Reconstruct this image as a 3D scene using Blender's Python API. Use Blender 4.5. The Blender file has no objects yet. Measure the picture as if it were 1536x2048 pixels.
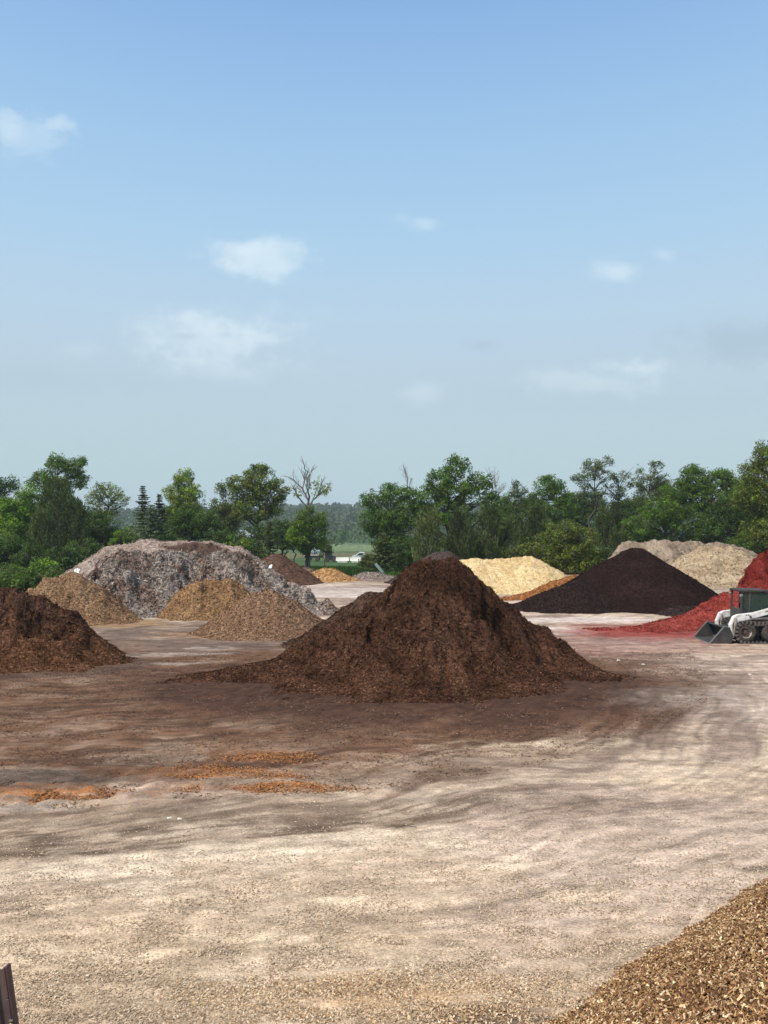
import bpy, math, random
import numpy as np
from mathutils import Vector

random.seed(7)
RNG = np.random.default_rng(11)
scene = bpy.context.scene
COL = scene.collection
R = math.radians
CAM_H = 4.9
F = 1479.0            # focal length in photo pixels
HZ = 1035.0           # horizon row of the photo

def px(x, d):                       # photo column -> world X at distance d
    return (x - 768.0) / F * d
def pz(y, d):                       # photo row -> world height at distance d
    return CAM_H - (y - HZ) / F * d
def gd(y):                          # photo row -> distance of the flat yard there
    return CAM_H * F / (y - HZ)

# ------------------------------------------------------------------ noise
def _hash(ix, iy, seed):
    h = (ix.astype(np.int64) * 374761393 + iy.astype(np.int64) * 668265263 + seed * 1442695041) & 0xffffffff
    h = ((h ^ (h >> 13)) * 1274126177) & 0xffffffff
    h = h ^ (h >> 16)
    return (h & 0xffffff) / float(0xffffff)
def vnoise(x, y, seed=0):
    ix = np.floor(x); iy = np.floor(y)
    fx = x - ix; fy = y - iy
    fx = fx * fx * fx * (fx * (fx * 6 - 15) + 10); fy = fy * fy * fy * (fy * (fy * 6 - 15) + 10)
    a = _hash(ix, iy, seed); b = _hash(ix + 1, iy, seed)
    c = _hash(ix, iy + 1, seed); d = _hash(ix + 1, iy + 1, seed)
    return (a + (b - a) * fx) * (1 - fy) + (c + (d - c) * fx) * fy
def fbm(x, y, seed=0, octv=4, gain=0.5):
    s = 0; amp = 1; t = 0
    for i in range(octv):
        ang = 0.6 * i + 0.3
        xr = x * math.cos(ang) - y * math.sin(ang); yr = x * math.sin(ang) + y * math.cos(ang)
        s = s + amp * vnoise(xr + 17.3 * i, yr - 9.1 * i, seed + i * 7); t += amp
        amp *= gain; x = x * 2.03; y = y * 2.03
    return s / t
def ridged(x, y, seed=0, octv=3):
    s = 0; amp = 1; t = 0
    for i in range(octv):
        ang = 0.9 * i
        xr = x * math.cos(ang) - y * math.sin(ang); yr = x * math.sin(ang) + y * math.cos(ang)
        s = s + amp * (1 - np.abs(2 * vnoise(xr, yr, seed + 5 * i) - 1)); t += amp
        amp *= 0.5; x = x * 2.1; y = y * 2.1
    return s / t
def sstep(a, b, x):
    t = np.clip((x - a) / (b - a), 0, 1)
    return t * t * (3 - 2 * t)

# ------------------------------------------------------------------ mesh helpers
def make_mesh(name, verts, face_sets, mat=None, cols=None, smooth=False):
    """verts (N,3); face_sets: list of int arrays (M,k); cols (N,3) point colours"""
    me = bpy.data.meshes.new(name)
    verts = np.asarray(verts, dtype=np.float32)
    me.vertices.add(len(verts)); me.vertices.foreach_set('co', verts.ravel())
    fs = [np.asarray(f, dtype=np.int32) for f in face_sets if len(f)]
    nl = sum(f.size for f in fs); nf = sum(len(f) for f in fs)
    me.loops.add(nl); me.polygons.add(nf)
    me.loops.foreach_set('vertex_index', np.concatenate([f.ravel() for f in fs]))
    starts = []; off = 0
    for f in fs:
        starts.append(off + np.arange(len(f)) * f.shape[1]); off += f.size
    me.polygons.foreach_set('loop_start', np.concatenate(starts).astype(np.int32))
    me.polygons.foreach_set('use_smooth', np.full(nf, bool(smooth)))
    me.update(calc_edges=True)
    if cols is not None:
        a = me.color_attributes.new('Col', 'FLOAT_COLOR', 'POINT')
        c = np.ones((len(verts), 4), dtype=np.float32); c[:, :3] = cols
        a.data.foreach_set('color', c.ravel())
    if mat: me.materials.append(mat)
    return me
def link(name, me, parent=None, loc=None):
    o = bpy.data.objects.new(name, me); COL.objects.link(o)
    if parent is not None: o.parent = parent
    if loc is not None: o.location = loc
    return o
def tag(o, label=None, cat=None, group=None, kind=None):
    if label: o['label'] = label
    if cat: o['category'] = cat
    if group: o['group'] = group
    if kind: o['kind'] = kind
    return o
def empty(name, loc, label, cat, group=None, rz=0):
    o = bpy.data.objects.new(name, None); COL.objects.link(o)
    o.location = loc; o.rotation_euler = (0, 0, rz); o.empty_display_size = 0.3
    return tag(o, label, cat, group)

class MB:
    """collects faces of one part"""
    def __init__(s): s.v = []; s.f = []
    def add(s, vs, fs):
        b = len(s.v); s.v += [tuple(v) for v in vs]; s.f += [tuple(b + i for i in f) for f in fs]
    def box(s, x0, x1, y0, y1, z0, z1):
        vs = [(x0,y0,z0),(x1,y0,z0),(x1,y1,z0),(x0,y1,z0),(x0,y0,z1),(x1,y0,z1),(x1,y1,z1),(x0,y1,z1)]
        s.add(vs, [(0,3,2,1),(4,5,6,7),(0,1,5,4),(1,2,6,5),(2,3,7,6),(3,0,4,7)])
    def prism(s, prof, y0, y1):          # profile in x,z extruded along y
        n = len(prof)
        vs = [(p[0], y0, p[1]) for p in prof] + [(p[0], y1, p[1]) for p in prof]
        fs = [tuple(range(n - 1, -1, -1)), tuple(range(n, 2 * n))]
        fs += [(i, (i + 1) % n, n + (i + 1) % n, n + i) for i in range(n)]
        area = sum(prof[i][0] * prof[(i + 1) % n][1] - prof[(i + 1) % n][0] * prof[i][1] for i in range(n))
        if area > 0: fs = [tuple(reversed(f)) for f in fs]
        if y1 < y0: fs = [tuple(reversed(f)) for f in fs]
        s.add(vs, fs)
    def tube(s, p, q, r0, r1=None, n=10):
        r1 = r0 if r1 is None else r1
        p = Vector(p); q = Vector(q); d = (q - p).normalized()
        a = d.orthogonal().normalized(); b = d.cross(a)
        vs = []
        for c, r in ((p, r0), (q, r1)):
            for i in range(n):
                t = 2 * math.pi * i / n
                vs.append(c + a * (r * math.cos(t)) + b * (r * math.sin(t)))
        fs = [(i, (i + 1) % n, n + (i + 1) % n, n + i) for i in range(n)]
        fs += [tuple(range(n - 1, -1, -1)), tuple(range(n, 2 * n))]
        s.add(vs, fs)
    def lathe(s, prof, cx, cz, y0, n=28):   # prof: list (radius, yoffset), axis along y
        vs = []; m = len(prof)
        for i in range(n):
            t = 2 * math.pi * i / n
            for r, dy in prof: vs.append((cx + r * math.cos(t), y0 + dy, cz + r * math.sin(t)))
        fs = []
        for i in range(n):
            j = (i + 1) % n
            for k in range(m - 1): fs.append((i * m + k, i * m + k + 1, j * m + k + 1, j * m + k))
        s.add(vs, fs)
    def build(s, name, mat, parent=None, bevel=0, smooth=False):
        me = bpy.data.meshes.new(name); me.from_pydata(s.v, [], s.f); me.update()
        me.materials.append(mat)
        if smooth: me.polygons.foreach_set('use_smooth', [True] * len(me.polygons))
        o = link(name, me, parent)
        if bevel:
            m = o.modifiers.new('bevel', 'BEVEL'); m.width = bevel; m.segments = 2; m.limit_method = 'ANGLE'; m.angle_limit = R(40)
        return o

# ------------------------------------------------------------------ materials
def new_mat(name):
    m = bpy.data.materials.new(name); m.use_nodes = True
    nt = m.node_tree; b = nt.nodes['Principled BSDF']
    return m, nt, b
def N(nt, t, **kw):
    n = nt.nodes.new(t)
    for k, v in kw.items(): setattr(n, k, v)
    return n
def surf_mat(name, scale=9.0, lo=0.55, hi=1.4, bump=0.6, bdist=0.03, rough=0.95, stretch=(1, 1, 1), fine=40.0, spec=0.15):
    """grainy material: point colour attribute times two scales of noise, with bump"""
    m, nt, b = new_mat(name); L = nt.links.new
    att = N(nt, 'ShaderNodeAttribute', attribute_name='Col')
    geo = N(nt, 'ShaderNodeNewGeometry')
    mp = N(nt, 'ShaderNodeMapping'); mp.inputs['Scale'].default_value = stretch
    L(geo.outputs['Position'], mp.inputs['Vector'])
    n1 = N(nt, 'ShaderNodeTexNoise'); n1.inputs['Scale'].default_value = scale; n1.inputs['Detail'].default_value = 6; n1.inputs['Roughness'].default_value = 0.68
    n2 = N(nt, 'ShaderNodeTexNoise'); n2.inputs['Scale'].default_value = fine; n2.inputs['Detail'].default_value = 3
    L(mp.outputs[0], n1.inputs['Vector']); L(mp.outputs[0], n2.inputs['Vector'])
    mr = N(nt, 'ShaderNodeMapRange'); mr.inputs['From Min'].default_value = 0.3; mr.inputs['From Max'].default_value = 0.7
    mr.inputs['To Min'].default_value = lo; mr.inputs['To Max'].default_value = hi
    L(n1.outputs['Fac'], mr.inputs['Value'])
    mr2 = N(nt, 'ShaderNodeMapRange'); mr2.inputs['From Min'].default_value = 0.3; mr2.inputs['From Max'].default_value = 0.7
    mr2.inputs['To Min'].default_value = 0.7; mr2.inputs['To Max'].default_value = 1.32
    L(n2.outputs['Fac'], mr2.inputs['Value'])
    mu = N(nt, 'ShaderNodeMath', operation='MULTIPLY'); L(mr.outputs[0], mu.inputs[0]); L(mr2.outputs[0], mu.inputs[1])
    vm = N(nt, 'ShaderNodeVectorMath', operation='SCALE'); L(att.outputs['Color'], vm.inputs[0]); L(mu.outputs[0], vm.inputs['Scale'])
    L(vm.outputs[0], b.inputs['Base Color'])
    b.inputs['Roughness'].default_value = rough; b.inputs['Specular IOR Level'].default_value = spec
    if bump:
        ad = N(nt, 'ShaderNodeMath', operation='ADD'); L(n1.outputs['Fac'], ad.inputs[0]); L(n2.outputs['Fac'], ad.inputs[1])
        bp = N(nt, 'ShaderNodeBump'); bp.inputs['Strength'].default_value = bump; bp.inputs['Distance'].default_value = bdist
        L(ad.outputs[0], bp.inputs['Height']); L(bp.outputs[0], b.inputs['Normal'])
    return m
def plain_mat(name, col, rough=0.5, metal=0.0, var=0.15, scale=6.0, dirt=None, bump=0.0):
    m, nt, b = new_mat(name); L = nt.links.new
    tc = N(nt, 'ShaderNodeTexCoord')
    n1 = N(nt, 'ShaderNodeTexNoise'); n1.inputs['Scale'].default_value = scale; n1.inputs['Detail'].default_value = 6
    L(tc.outputs['Object'], n1.inputs['Vector'])
    cr = N(nt, 'ShaderNodeValToRGB')
    c2 = dirt if dirt else tuple(c * (1 - var) for c in col)
    cr.color_ramp.elements[0].position = 0.42; cr.color_ramp.elements[0].color = (*col, 1)
    cr.color_ramp.elements[1].position = 0.75; cr.color_ramp.elements[1].color = (*c2, 1)
    L(n1.outputs['Fac'], cr.inputs[0]); L(cr.outputs[0], b.inputs['Base Color'])
    b.inputs['Roughness'].default_value = rough; b.inputs['Metallic'].default_value = metal
    if bump:
        bp = N(nt, 'ShaderNodeBump'); bp.inputs['Strength'].default_value = bump; bp.inputs['Distance'].default_value = 0.01
        L(n1.outputs['Fac'], bp.inputs['Height']); L(bp.outputs[0], b.inputs['Normal'])
    return m
def leaf_mat(name, transl=0.35, rough=0.55):
    m, nt, b = new_mat(name); L = nt.links.new
    att = N(nt, 'ShaderNodeAttribute', attribute_name='Col')
    b.inputs['Roughness'].default_value = rough; b.inputs['Specular IOR Level'].default_value = 0.25
    L(att.outputs['Color'], b.inputs['Base Color'])
    tr = N(nt, 'ShaderNodeBsdfTranslucent')
    vm = N(nt, 'ShaderNodeVectorMath', operation='MULTIPLY'); vm.inputs[1].default_value = (1.3, 1.5, 0.6)
    L(att.outputs['Color'], vm.inputs[0]); L(vm.outputs[0], tr.inputs['Color'])
    mx = N(nt, 'ShaderNodeMixShader'); mx.inputs[0].default_value = transl
    L(b.outputs[0], mx.inputs[1]); L(tr.outputs[0], mx.inputs[2])
    L(mx.outputs[0], nt.nodes['Material Output'].inputs['Surface'])
    return m
def glass_mat(name, col=(0.20, 0.30, 0.25)):
    m, nt, b = new_mat(name)
    b.inputs['Base Color'].default_value = (*col, 1); b.inputs['Roughness'].default_value = 0.05
    b.inputs['Transmission Weight'].default_value = 0.85; b.inputs['IOR'].default_value = 1.1
    return m

M_GROUND = surf_mat('yard_ground', scale=4.0, lo=0.66, hi=1.32, bump=0.7, bdist=0.03, fine=45.0, stretch=(0.6, 1, 1))
M_MULCH = surf_mat('shredded_bark', scale=10.0, lo=0.55, hi=1.5, bump=0.9, bdist=0.05, fine=35.0, spec=0.04)
M_CHIP = surf_mat('wood_chip', scale=14.0, lo=0.8, hi=1.2, bump=0.3, bdist=0.01, fine=60.0, rough=0.85)
M_SAND = surf_mat('loose_soil', scale=5.0, lo=0.75, hi=1.25, bump=0.5, bdist=0.04, fine=18.0)
M_LEAF = leaf_mat('leaf')
M_NEEDLE = leaf_mat('needle', transl=0.15, rough=0.7)
M_BARK = plain_mat('tree_bark', (0.09, 0.07, 0.05), 0.9, var=0.5, scale=4)
M_PALEBARK = plain_mat('weathered_bark', (0.24, 0.21, 0.18), 0.9, var=0.3, scale=4)

# ------------------------------------------------------------------ terrain
def terrain(x, y):
    x = np.asarray(x, dtype=float); y = np.asarray(y, dtype=float)
    pts = [(-4000, 0), (66, 0), (80, -0.7), (100, -2.0), (150, -4.0), (250, -6.1), (400, -10.3), (470, -10.5), (700, 0.0), (900, 6.5), (1100, 6.0), (5000, -5)]
    z = np.interp(y, [p[0] for p in pts], [p[1] for p in pts])
    ridge = sstep(430, 900, y) * (sstep(-330, -60, x) - 0.5) * 9.0
    wav = (fbm(x / 90, y / 90, 3, 3) - 0.5) * 6 * sstep(160, 500, y)
    return z + ridge + wav

def lin(r, g, b):
    f = lambda c: ((c / 255 + 0.055) / 1.055) ** 2.4 if c > 10 else c / 255 / 12.92
    return np.array([f(r), f(g), f(b)])
def mixc(c, new, fac):
    return c + (np.asarray(new) - c) * fac[..., None]

def ell(X, Y, pxc, pyc, rx_px, ry_px):
    """soft ellipse on the yard floor, centre and radii measured on the photograph's ground and turned into metres"""
    d = gd(pyc); cx = px(pxc, d); rx = rx_px / F * d
    ry = abs(gd(pyc - ry_px) - gd(pyc + ry_px)) / 2
    return np.sqrt(((X - cx) / rx) ** 2 + ((Y - d) / ry) ** 2)

def ground_col(X, Y):
    n1 = fbm(X / 2.2, Y / 1.5, 21, 5, 0.6); n2 = fbm(X / 0.9, Y / 0.5, 31, 4, 0.6); n3 = fbm(X / 6, Y / 4, 41, 4)
    n4 = fbm(X / 0.35, Y / 0.18, 51, 3, 0.6); nL = fbm(X / 3.0, Y / 0.7, 61, 4, 0.6)
    # the traffic sweeps round the piles in wide arcs: grain that follows those arcs
    wob = (fbm(X / 5, Y / 5, 71, 3) - .5) * 2.5
    rr = np.hypot(X + 8, Y - 30) + wob; th = np.arctan2(X + 8, 30 - Y) * 20
    near = sstep(27, 21, Y)
    sw1 = fbm(th / 3.5, rr / .45, 72, 4, .6); sw2 = fbm(th / 1.2, rr / .11, 73, 3, .65)
    nL = nL * (1 - near * .75) + sw1 * near * .75
    c = np.zeros(X.shape + (3,)); c[:] = (0.49, 0.375, 0.265)
    c = mixc(c, (0.61, 0.49, 0.36), sstep(0.48, 0.64, n1) * 0.85)                  # pale trampled dust
    c = mixc(c, (0.46, 0.35, 0.28), sstep(0.5, 0.62, n3) * 0.6)                 # pinkish dust
    c = mixc(c, (0.31, 0.23, 0.165), sstep(0.5, 0.64, nL) * 0.5)                # worn darker
    # chip litter warms the foreground
    c = mixc(c, (0.45, 0.325, 0.20), sstep(10.0, 6.6, Y + (n1 - 0.5) * 3) * 0.6)
    # middle distance on the right: greyer
    g = sstep(11, 14.5, Y + (n3 - .5) * 5) * sstep(75, 60, Y)
    c = mixc(c, (0.27, 0.20, 0.155), g * (0.2 + 0.7 * sstep(0.45, 0.6, nL)) * sstep(17, 9, X))
    c = mixc(c, (0.18, 0.13, 0.098), g * .8 * sstep(0.53, 0.62, fbm(X / 1.1, Y / .28, 66, 4, .6)) * .6)
    # brown bark stained zone around the main pile and to the left
    front = np.interp(X, [-14, -7, -3, 0, 3, 6, 8.5, 10], [10.8, 11.6, 12.8, 13.4, 14.6, 16.8, 19.5, 23])
    br = sstep(-1.0, 1.9, Y - front + (n1 - 0.5) * 3.4 + (nL - 0.5) * 3.0) * sstep(34, 27, Y + (n1 - .5) * 4) * sstep(12.5, 7.5, X + (Y - 22) * 0.5 + (n1 - .5) * 5)
    c = mixc(c, np.array((0.15, 0.078, 0.043)), br * (0.74 + 0.25 * sstep(0.36, 0.56, n2)))
    c = mixc(c, (0.065, 0.035, 0.022), br * sstep(0.5, 0.64, nL) * 0.75)
    c = mixc(c, (0.29, 0.215, 0.155), br * sstep(0.56, 0.68, n1) * sstep(19.5, 15.5, Y) * 0.5)
    # deep litter at the foot of the main pile
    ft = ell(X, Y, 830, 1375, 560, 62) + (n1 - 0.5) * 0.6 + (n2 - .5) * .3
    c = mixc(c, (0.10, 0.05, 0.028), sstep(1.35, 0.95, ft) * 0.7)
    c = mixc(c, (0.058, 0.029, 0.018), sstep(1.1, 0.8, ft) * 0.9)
    ft2 = ell(X, Y, 60, 1330, 270, 30) + (n1 - 0.5) * 0.5
    c = mixc(c, (0.075, 0.045, 0.03), sstep(1.1, 0.75, ft2) * 0.75)
    # dark wet skid marks curving through the lower left
    for (xs, yd, w, s) in (([0, 180, 420, 800, 1150], [1672, 1662, 1648, 1622, 1600], 0.62, 0.9), ([0, 240, 480, 760, 960], [1708, 1690, 1672, 1640, 1628], 0.16, 0.95),
                           ([0, 200, 420, 640], [1640, 1632, 1612, 1606], 0.3, 0.7), ([0, 200, 400, 620, 820, 1000], [1712, 1702, 1686, 1664, 1648, 1636], 0.07, 1.0), ([0, 200, 400, 620, 820], [1694, 1684, 1668, 1650, 1640], 0.05, .8), ([620, 900, 1200, 1536], [1560, 1540, 1500, 1470], 0.35, 0.5)):
        dd = np.array([gd(v) for v in yd]); xx = np.array([px(a, b) for a, b in zip(xs, dd)])
        yc = np.interp(X, xx, dd)
        k = np.exp(-((Y - yc + (n2 - .5) * min(0.7, w * 1.2)) / w) ** 2) * sstep(xx[-1] + 1.5, xx[-1] - 1.5, X) * sstep(xx[0] - 2.0, xx[0] - .5, X)
        c = mixc(c, (0.14, 0.095, 0.064), k * s * (0.35 + 0.65 * sstep(0.4, 0.55, sw2 * .6 + n2 * .4)))
    # dark rutted patch and pale ash by the left edge
    c = mixc(c, (0.075, 0.06, 0.05), sstep(1.1, 0.5, ell(X, Y, 90, 1560, 200, 30) + (n2 - .5) * 1.1) * 0.75)
    c = mixc(c, (0.34, 0.28, 0.22), sstep(1.0, 0.5, ell(X, Y, 60, 1612, 130, 11) + (n2 - .5) * 1.8) * 0.7)
    # orange dyed mulch dribbles
    for a in ((430, 1542, 190, 13, .9), (540, 1515, 90, 10, .6), (110, 1582, 150, 10, .95), (520, 1574, 150, 10, .9), (20, 1527, 60, 6, .6), (-20, 1596, 160, 9, .9), (430, 1500, 80, 10, .35)):
        k = (.35 + .65 * sstep(.4, .56, sw2)) * sstep(1.25, 0.3, ell(X, Y, *a[:4]) + (n2 - .5) * 2.2 + (n4 - .5) * 1.4 + (nL - .5) * 2)
        c = mixc(c, (0.26, 0.105, 0.036), k * a[4] * (0.45 + .55 * sstep(0.4, 0.55, n4)))
    # bright clean gravel on the right
    k = sstep(1.1, 0.4, ell(X, Y, 1480, 1400, 260, 42) + (n1 - .5) * 1.0 + (nL - .5) * .8)
    c = mixc(c, (0.46, 0.38, 0.31), k * 0.5 * (.4 + .6 * sstep(.45, .6, nL)))
    for a in ((1000, 1490, 200, 9), (860, 1800, 180, 14), (530, 1870, 120, 12), (640, 1800, 110, 10), (180, 1910, 170, 14), (430, 1795, 120, 9), (1150, 1790, 120, 12), (1300, 1560, 150, 8)):
        c = mixc(c, (0.60, 0.47, 0.325), sstep(1.2, 0.3, ell(X, Y, *a) + (n2 - .5) * 2.2 + (nL - .5) * 1.5) * 0.6)
    # dark damp patch left of the near chip pile, dark patch behind it
    c = mixc(c, (0.115, 0.075, 0.05), sstep(1.2, 0.7, ell(X, Y, 975, 2040, 150, 48) + (n1 - .5) * .6) * 0.8)
    c = mixc(c, (0.15, 0.115, 0.09), sstep(1.15, 0.6, ell(X, Y, 1530, 1739, 75, 9) + (n1 - .5) * .5) * 0.8)
    c = mixc(c, (0.50, 0.30, 0.14), sstep(1.2, 0.5, ell(X, Y, 800, 1985, 230, 40) + (n2 - .5) * 1.0) * 0.6)
    # between the left piles: dark grey trodden fines
    k = sstep(1.15, 0.6, ell(X, Y, 400, 1268, 330, 34) + (n1 - .5) * .7)
    c = mixc(c, (0.15, 0.108, 0.082), k * (0.45 + 0.5 * sstep(.4, .6, n2)))
    for a in ((360, 1308, 100, 5), (440, 1297, 60, 4), (350, 1325, 60, 4)):
        c = mixc(c, (0.36, 0.295, 0.24), sstep(1.2, 0.4, ell(X, Y, *a) + (n2 - .5) * 2.4) * 0.6)
    # tan chips round the tan piles
    c = mixc(c, (0.26, 0.15, 0.08), sstep(1.15, .6, ell(X, Y, 500, 1268, 200, 10) + (n2 - .5) * .8) * .85)
    c = mixc(c, (0.26, 0.16, 0.085), sstep(1.15, .6, ell(X, Y, 210, 1247, 140, 10) + (n2 - .5) * .8) * .85)
    # pale hard standing far off
    for a in ((720, 1182, 180, 13, .85), (1150, 1239, 160, 6, .9), (1130, 1262, 80, 10, .6)):
        c = mixc(c, (0.52, 0.43, 0.38), sstep(1.15, 0.6, ell(X, Y, *a[:4]) + (nL - .5) * .9) * a[4])
    # dyed red spill
    k = sstep(1.15, 0.35, ell(X, Y, 1290, 1262, 210, 22) + (n1 - .5) * .8)
    c = mixc(c, (0.24, 0.045, 0.035), k * 0.95)
    k = sstep(1.15, 0.35, ell(X, Y, 1200, 1290, 330, 26) + (nL - .5) * .9)
    c = mixc(c, (0.26, 0.13, 0.11), k * 0.5)
    # orange fringe by the blond pile, brown fringe at the yard's far edge
    c = mixc(c, (0.16, 0.105, 0.08), sstep(46, 58, Y + (nL - .5) * 10) * sstep(0.35, 0.65, n3 + .12) * 0.7)
    # grass beyond the yard
    edge = np.interp(X, [-60, -26, -12, -9, -6, -1, 1, 6, 20, 60], [62, 62, 62, 62, 61.5, 60.5, 60, 58, 70, 70])
    gk = sstep(-0.8, 1.2, Y - edge + (n1 - .5) * 2)
    gcol = np.zeros_like(c); gcol[:] = (0.06, 0.105, 0.025)
    gcol = mixc(gcol, (0.03, 0.065, 0.02), sstep(.45, .6, n1) * .8)
    gcol = mixc(gcol, (0.12, 0.115, 0.05), sstep(175, 190, Y + 20 * n3) * sstep(235, 215, Y + 20 * n3))
    gcol = mixc(gcol, (0.13, 0.175, 0.075), sstep(225, 240, Y))
    gcol = mixc(gcol, (0.055, 0.10, 0.035), sstep(400, 430, Y))
    c = c * (1 - gk[..., None]) + gcol * gk[..., None]
    c = mixc(c, c * .55, sstep(.80, .92, ridged(th / 3.5, rr / .5, 68, 3)) * sstep(60, 30, Y) * .6 * (1 - gk))
    c = mixc(c, c * 1.35, sstep(.82, .94, ridged(th / 3.0, rr / .4, 69, 3)) * sstep(60, 30, Y) * .5 * (1 - gk))
    c = mixc(c, (.05, .07, .03), sstep(-15, -18, X) * sstep(42, 46, Y) * (1 - gk))
    # scattered tiny dark/pale flecks
    st = fbm(X / .8, Y / .13, 67, 3, .6) * (1 - near * .8) + sw2 * near * .8
    c = c * (0.80 + 0.40 * n4)[..., None] * (0.66 + .68 * st)[..., None] * (1 - 0.16 * sstep(0.62, .72, n2))[..., None]
    return c

def build_ground():
    ys = [-60.0, -20, 0, 3, 4.5]
    y = 5.6
    while y < 70: ys.append(y); y *= 1.0036
    while y < 160: ys.append(y); y *= 1.015
    while y < 5000: ys.append(y); y *= 1.05
    ys = np.array(ys)
    xs = list(np.arange(-13, 19.01, 0.065))
    a = []; x = 19.2; s = 0.15
    while x < 4000: a.append(x); s *= 1.05; x += s
    b = []; x = -13.2; s = 0.15
    while x > -4000: b.append(x); s *= 1.05; x -= s
    xs = np.array(b[::-1] + xs + a)
    X, Y = np.meshgrid(xs, ys)
    near = sstep(75, 55, Y)
    Z = terrain(X, Y)
    Z = Z + near * ((fbm(X / 1.3, Y / 0.9, 5, 4) - .5) * 0.05 + (fbm(X / .25, Y / .2, 6, 2) - .5) * 0.018)
    rut = sstep(1.3, 0.4, ell(X, Y, 120, 1580, 330, 60))
    Z = Z + rut * (ridged(X / .5, Y / .35, 9, 3) - .5) * 0.16 + (ridged(X / .9, Y / .22, 10, 3) - .5) * .022 * sstep(30, 9, Y)
    skirt = sstep(1.2, .6, ell(X, Y, 830, 1375, 560, 62))
    Z = Z + skirt * (ridged(X / .5, Y / .4, 19, 3) - .45) * 0.13
    C = ground_col(X, Y)
    ny, nx = X.shape
    idx = np.arange(nx * ny).reshape(ny, nx)
    q = np.stack([idx[:-1, :-1], idx[:-1, 1:], idx[1:, 1:], idx[1:, :-1]], -1).reshape(-1, 4)
    me = make_mesh('ground', np.stack([X, Y, Z], -1).reshape(-1, 3), [q], M_GROUND, C.reshape(-1, 3), smooth=True)
    tag(link('ground', me), kind='structure')
build_ground()

# ------------------------------------------------------------------ chips
def chips_geo(P, Nn, L, Wd, cols, lift=0.5, tilt=0.5, solid=False, rng=RNG):
    """flat splinters at points P with normals Nn, lengths L, widths Wd"""
    n = len(P)
    t = rng.normal(size=(n, 3)); t -= (t * Nn).sum(1)[:, None] * Nn
    t /= np.linalg.norm(t, axis=1)[:, None] + 1e-9
    b = np.cross(Nn, t)
    up = Nn + rng.normal(size=(n, 3)) * tilt; up /= np.linalg.norm(up, axis=1)[:, None]
    t = t - (t * up).sum(1)[:, None] * up; t /= np.linalg.norm(t, axis=1)[:, None] + 1e-9
    b = np.cross(up, t)
    c = P + Nn * (lift * Wd)[:, None]
    a = t * (L / 2)[:, None]; w = b * (Wd / 2)[:, None]
    sh = rng.uniform(0.5, 1.0, n)[:, None]
    v = [c - a - w, c + a - w * sh, c + a + w * sh, c - a + w]
    idx = np.arange(n)
    if solid:
        th = up * (Wd * 0.32)[:, None]
        v += [p - th for p in v]
        V = np.stack(v, 1).reshape(-1, 3); o = idx * 8
        qs = [np.stack([o + i for i in f], 1) for f in ((0, 1, 2, 3), (0, 4, 5, 1), (1, 5, 6, 2), (2, 6, 7, 3), (3, 7, 4, 0))]
        return V, np.concatenate(qs), np.repeat(cols, 8, axis=0)
    V = np.stack(v, 1).reshape(-1, 3); o = idx * 4
    return V, np.stack([o, o + 1, o + 2, o + 3], 1), np.repeat(cols, 4, axis=0)

# ------------------------------------------------------------------ piles
def seg_h(X, Y, s):
    """heap with straight flanks round a ridge segment; s = (x0,y0,h0,x1,y1,h1,slope,toe)"""
    x0, y0, h0, x1, y1, h1, sl, toe = s
    dx, dy = x1 - x0, y1 - y0; L2 = dx * dx + dy * dy + 1e-6
    t = np.clip(((X - x0) * dx + (Y - y0) * dy) / L2, 0, 1)
    d = np.sqrt((X - x0 - t * dx) ** 2 + (Y - y0 - t * dy) ** 2)
    h = h0 + (h1 - h0) * t
    v = h - sl * (np.sqrt(d * d + 0.03) - 0.173)
    return toe * np.logaddexp(0, v / toe)

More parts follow.
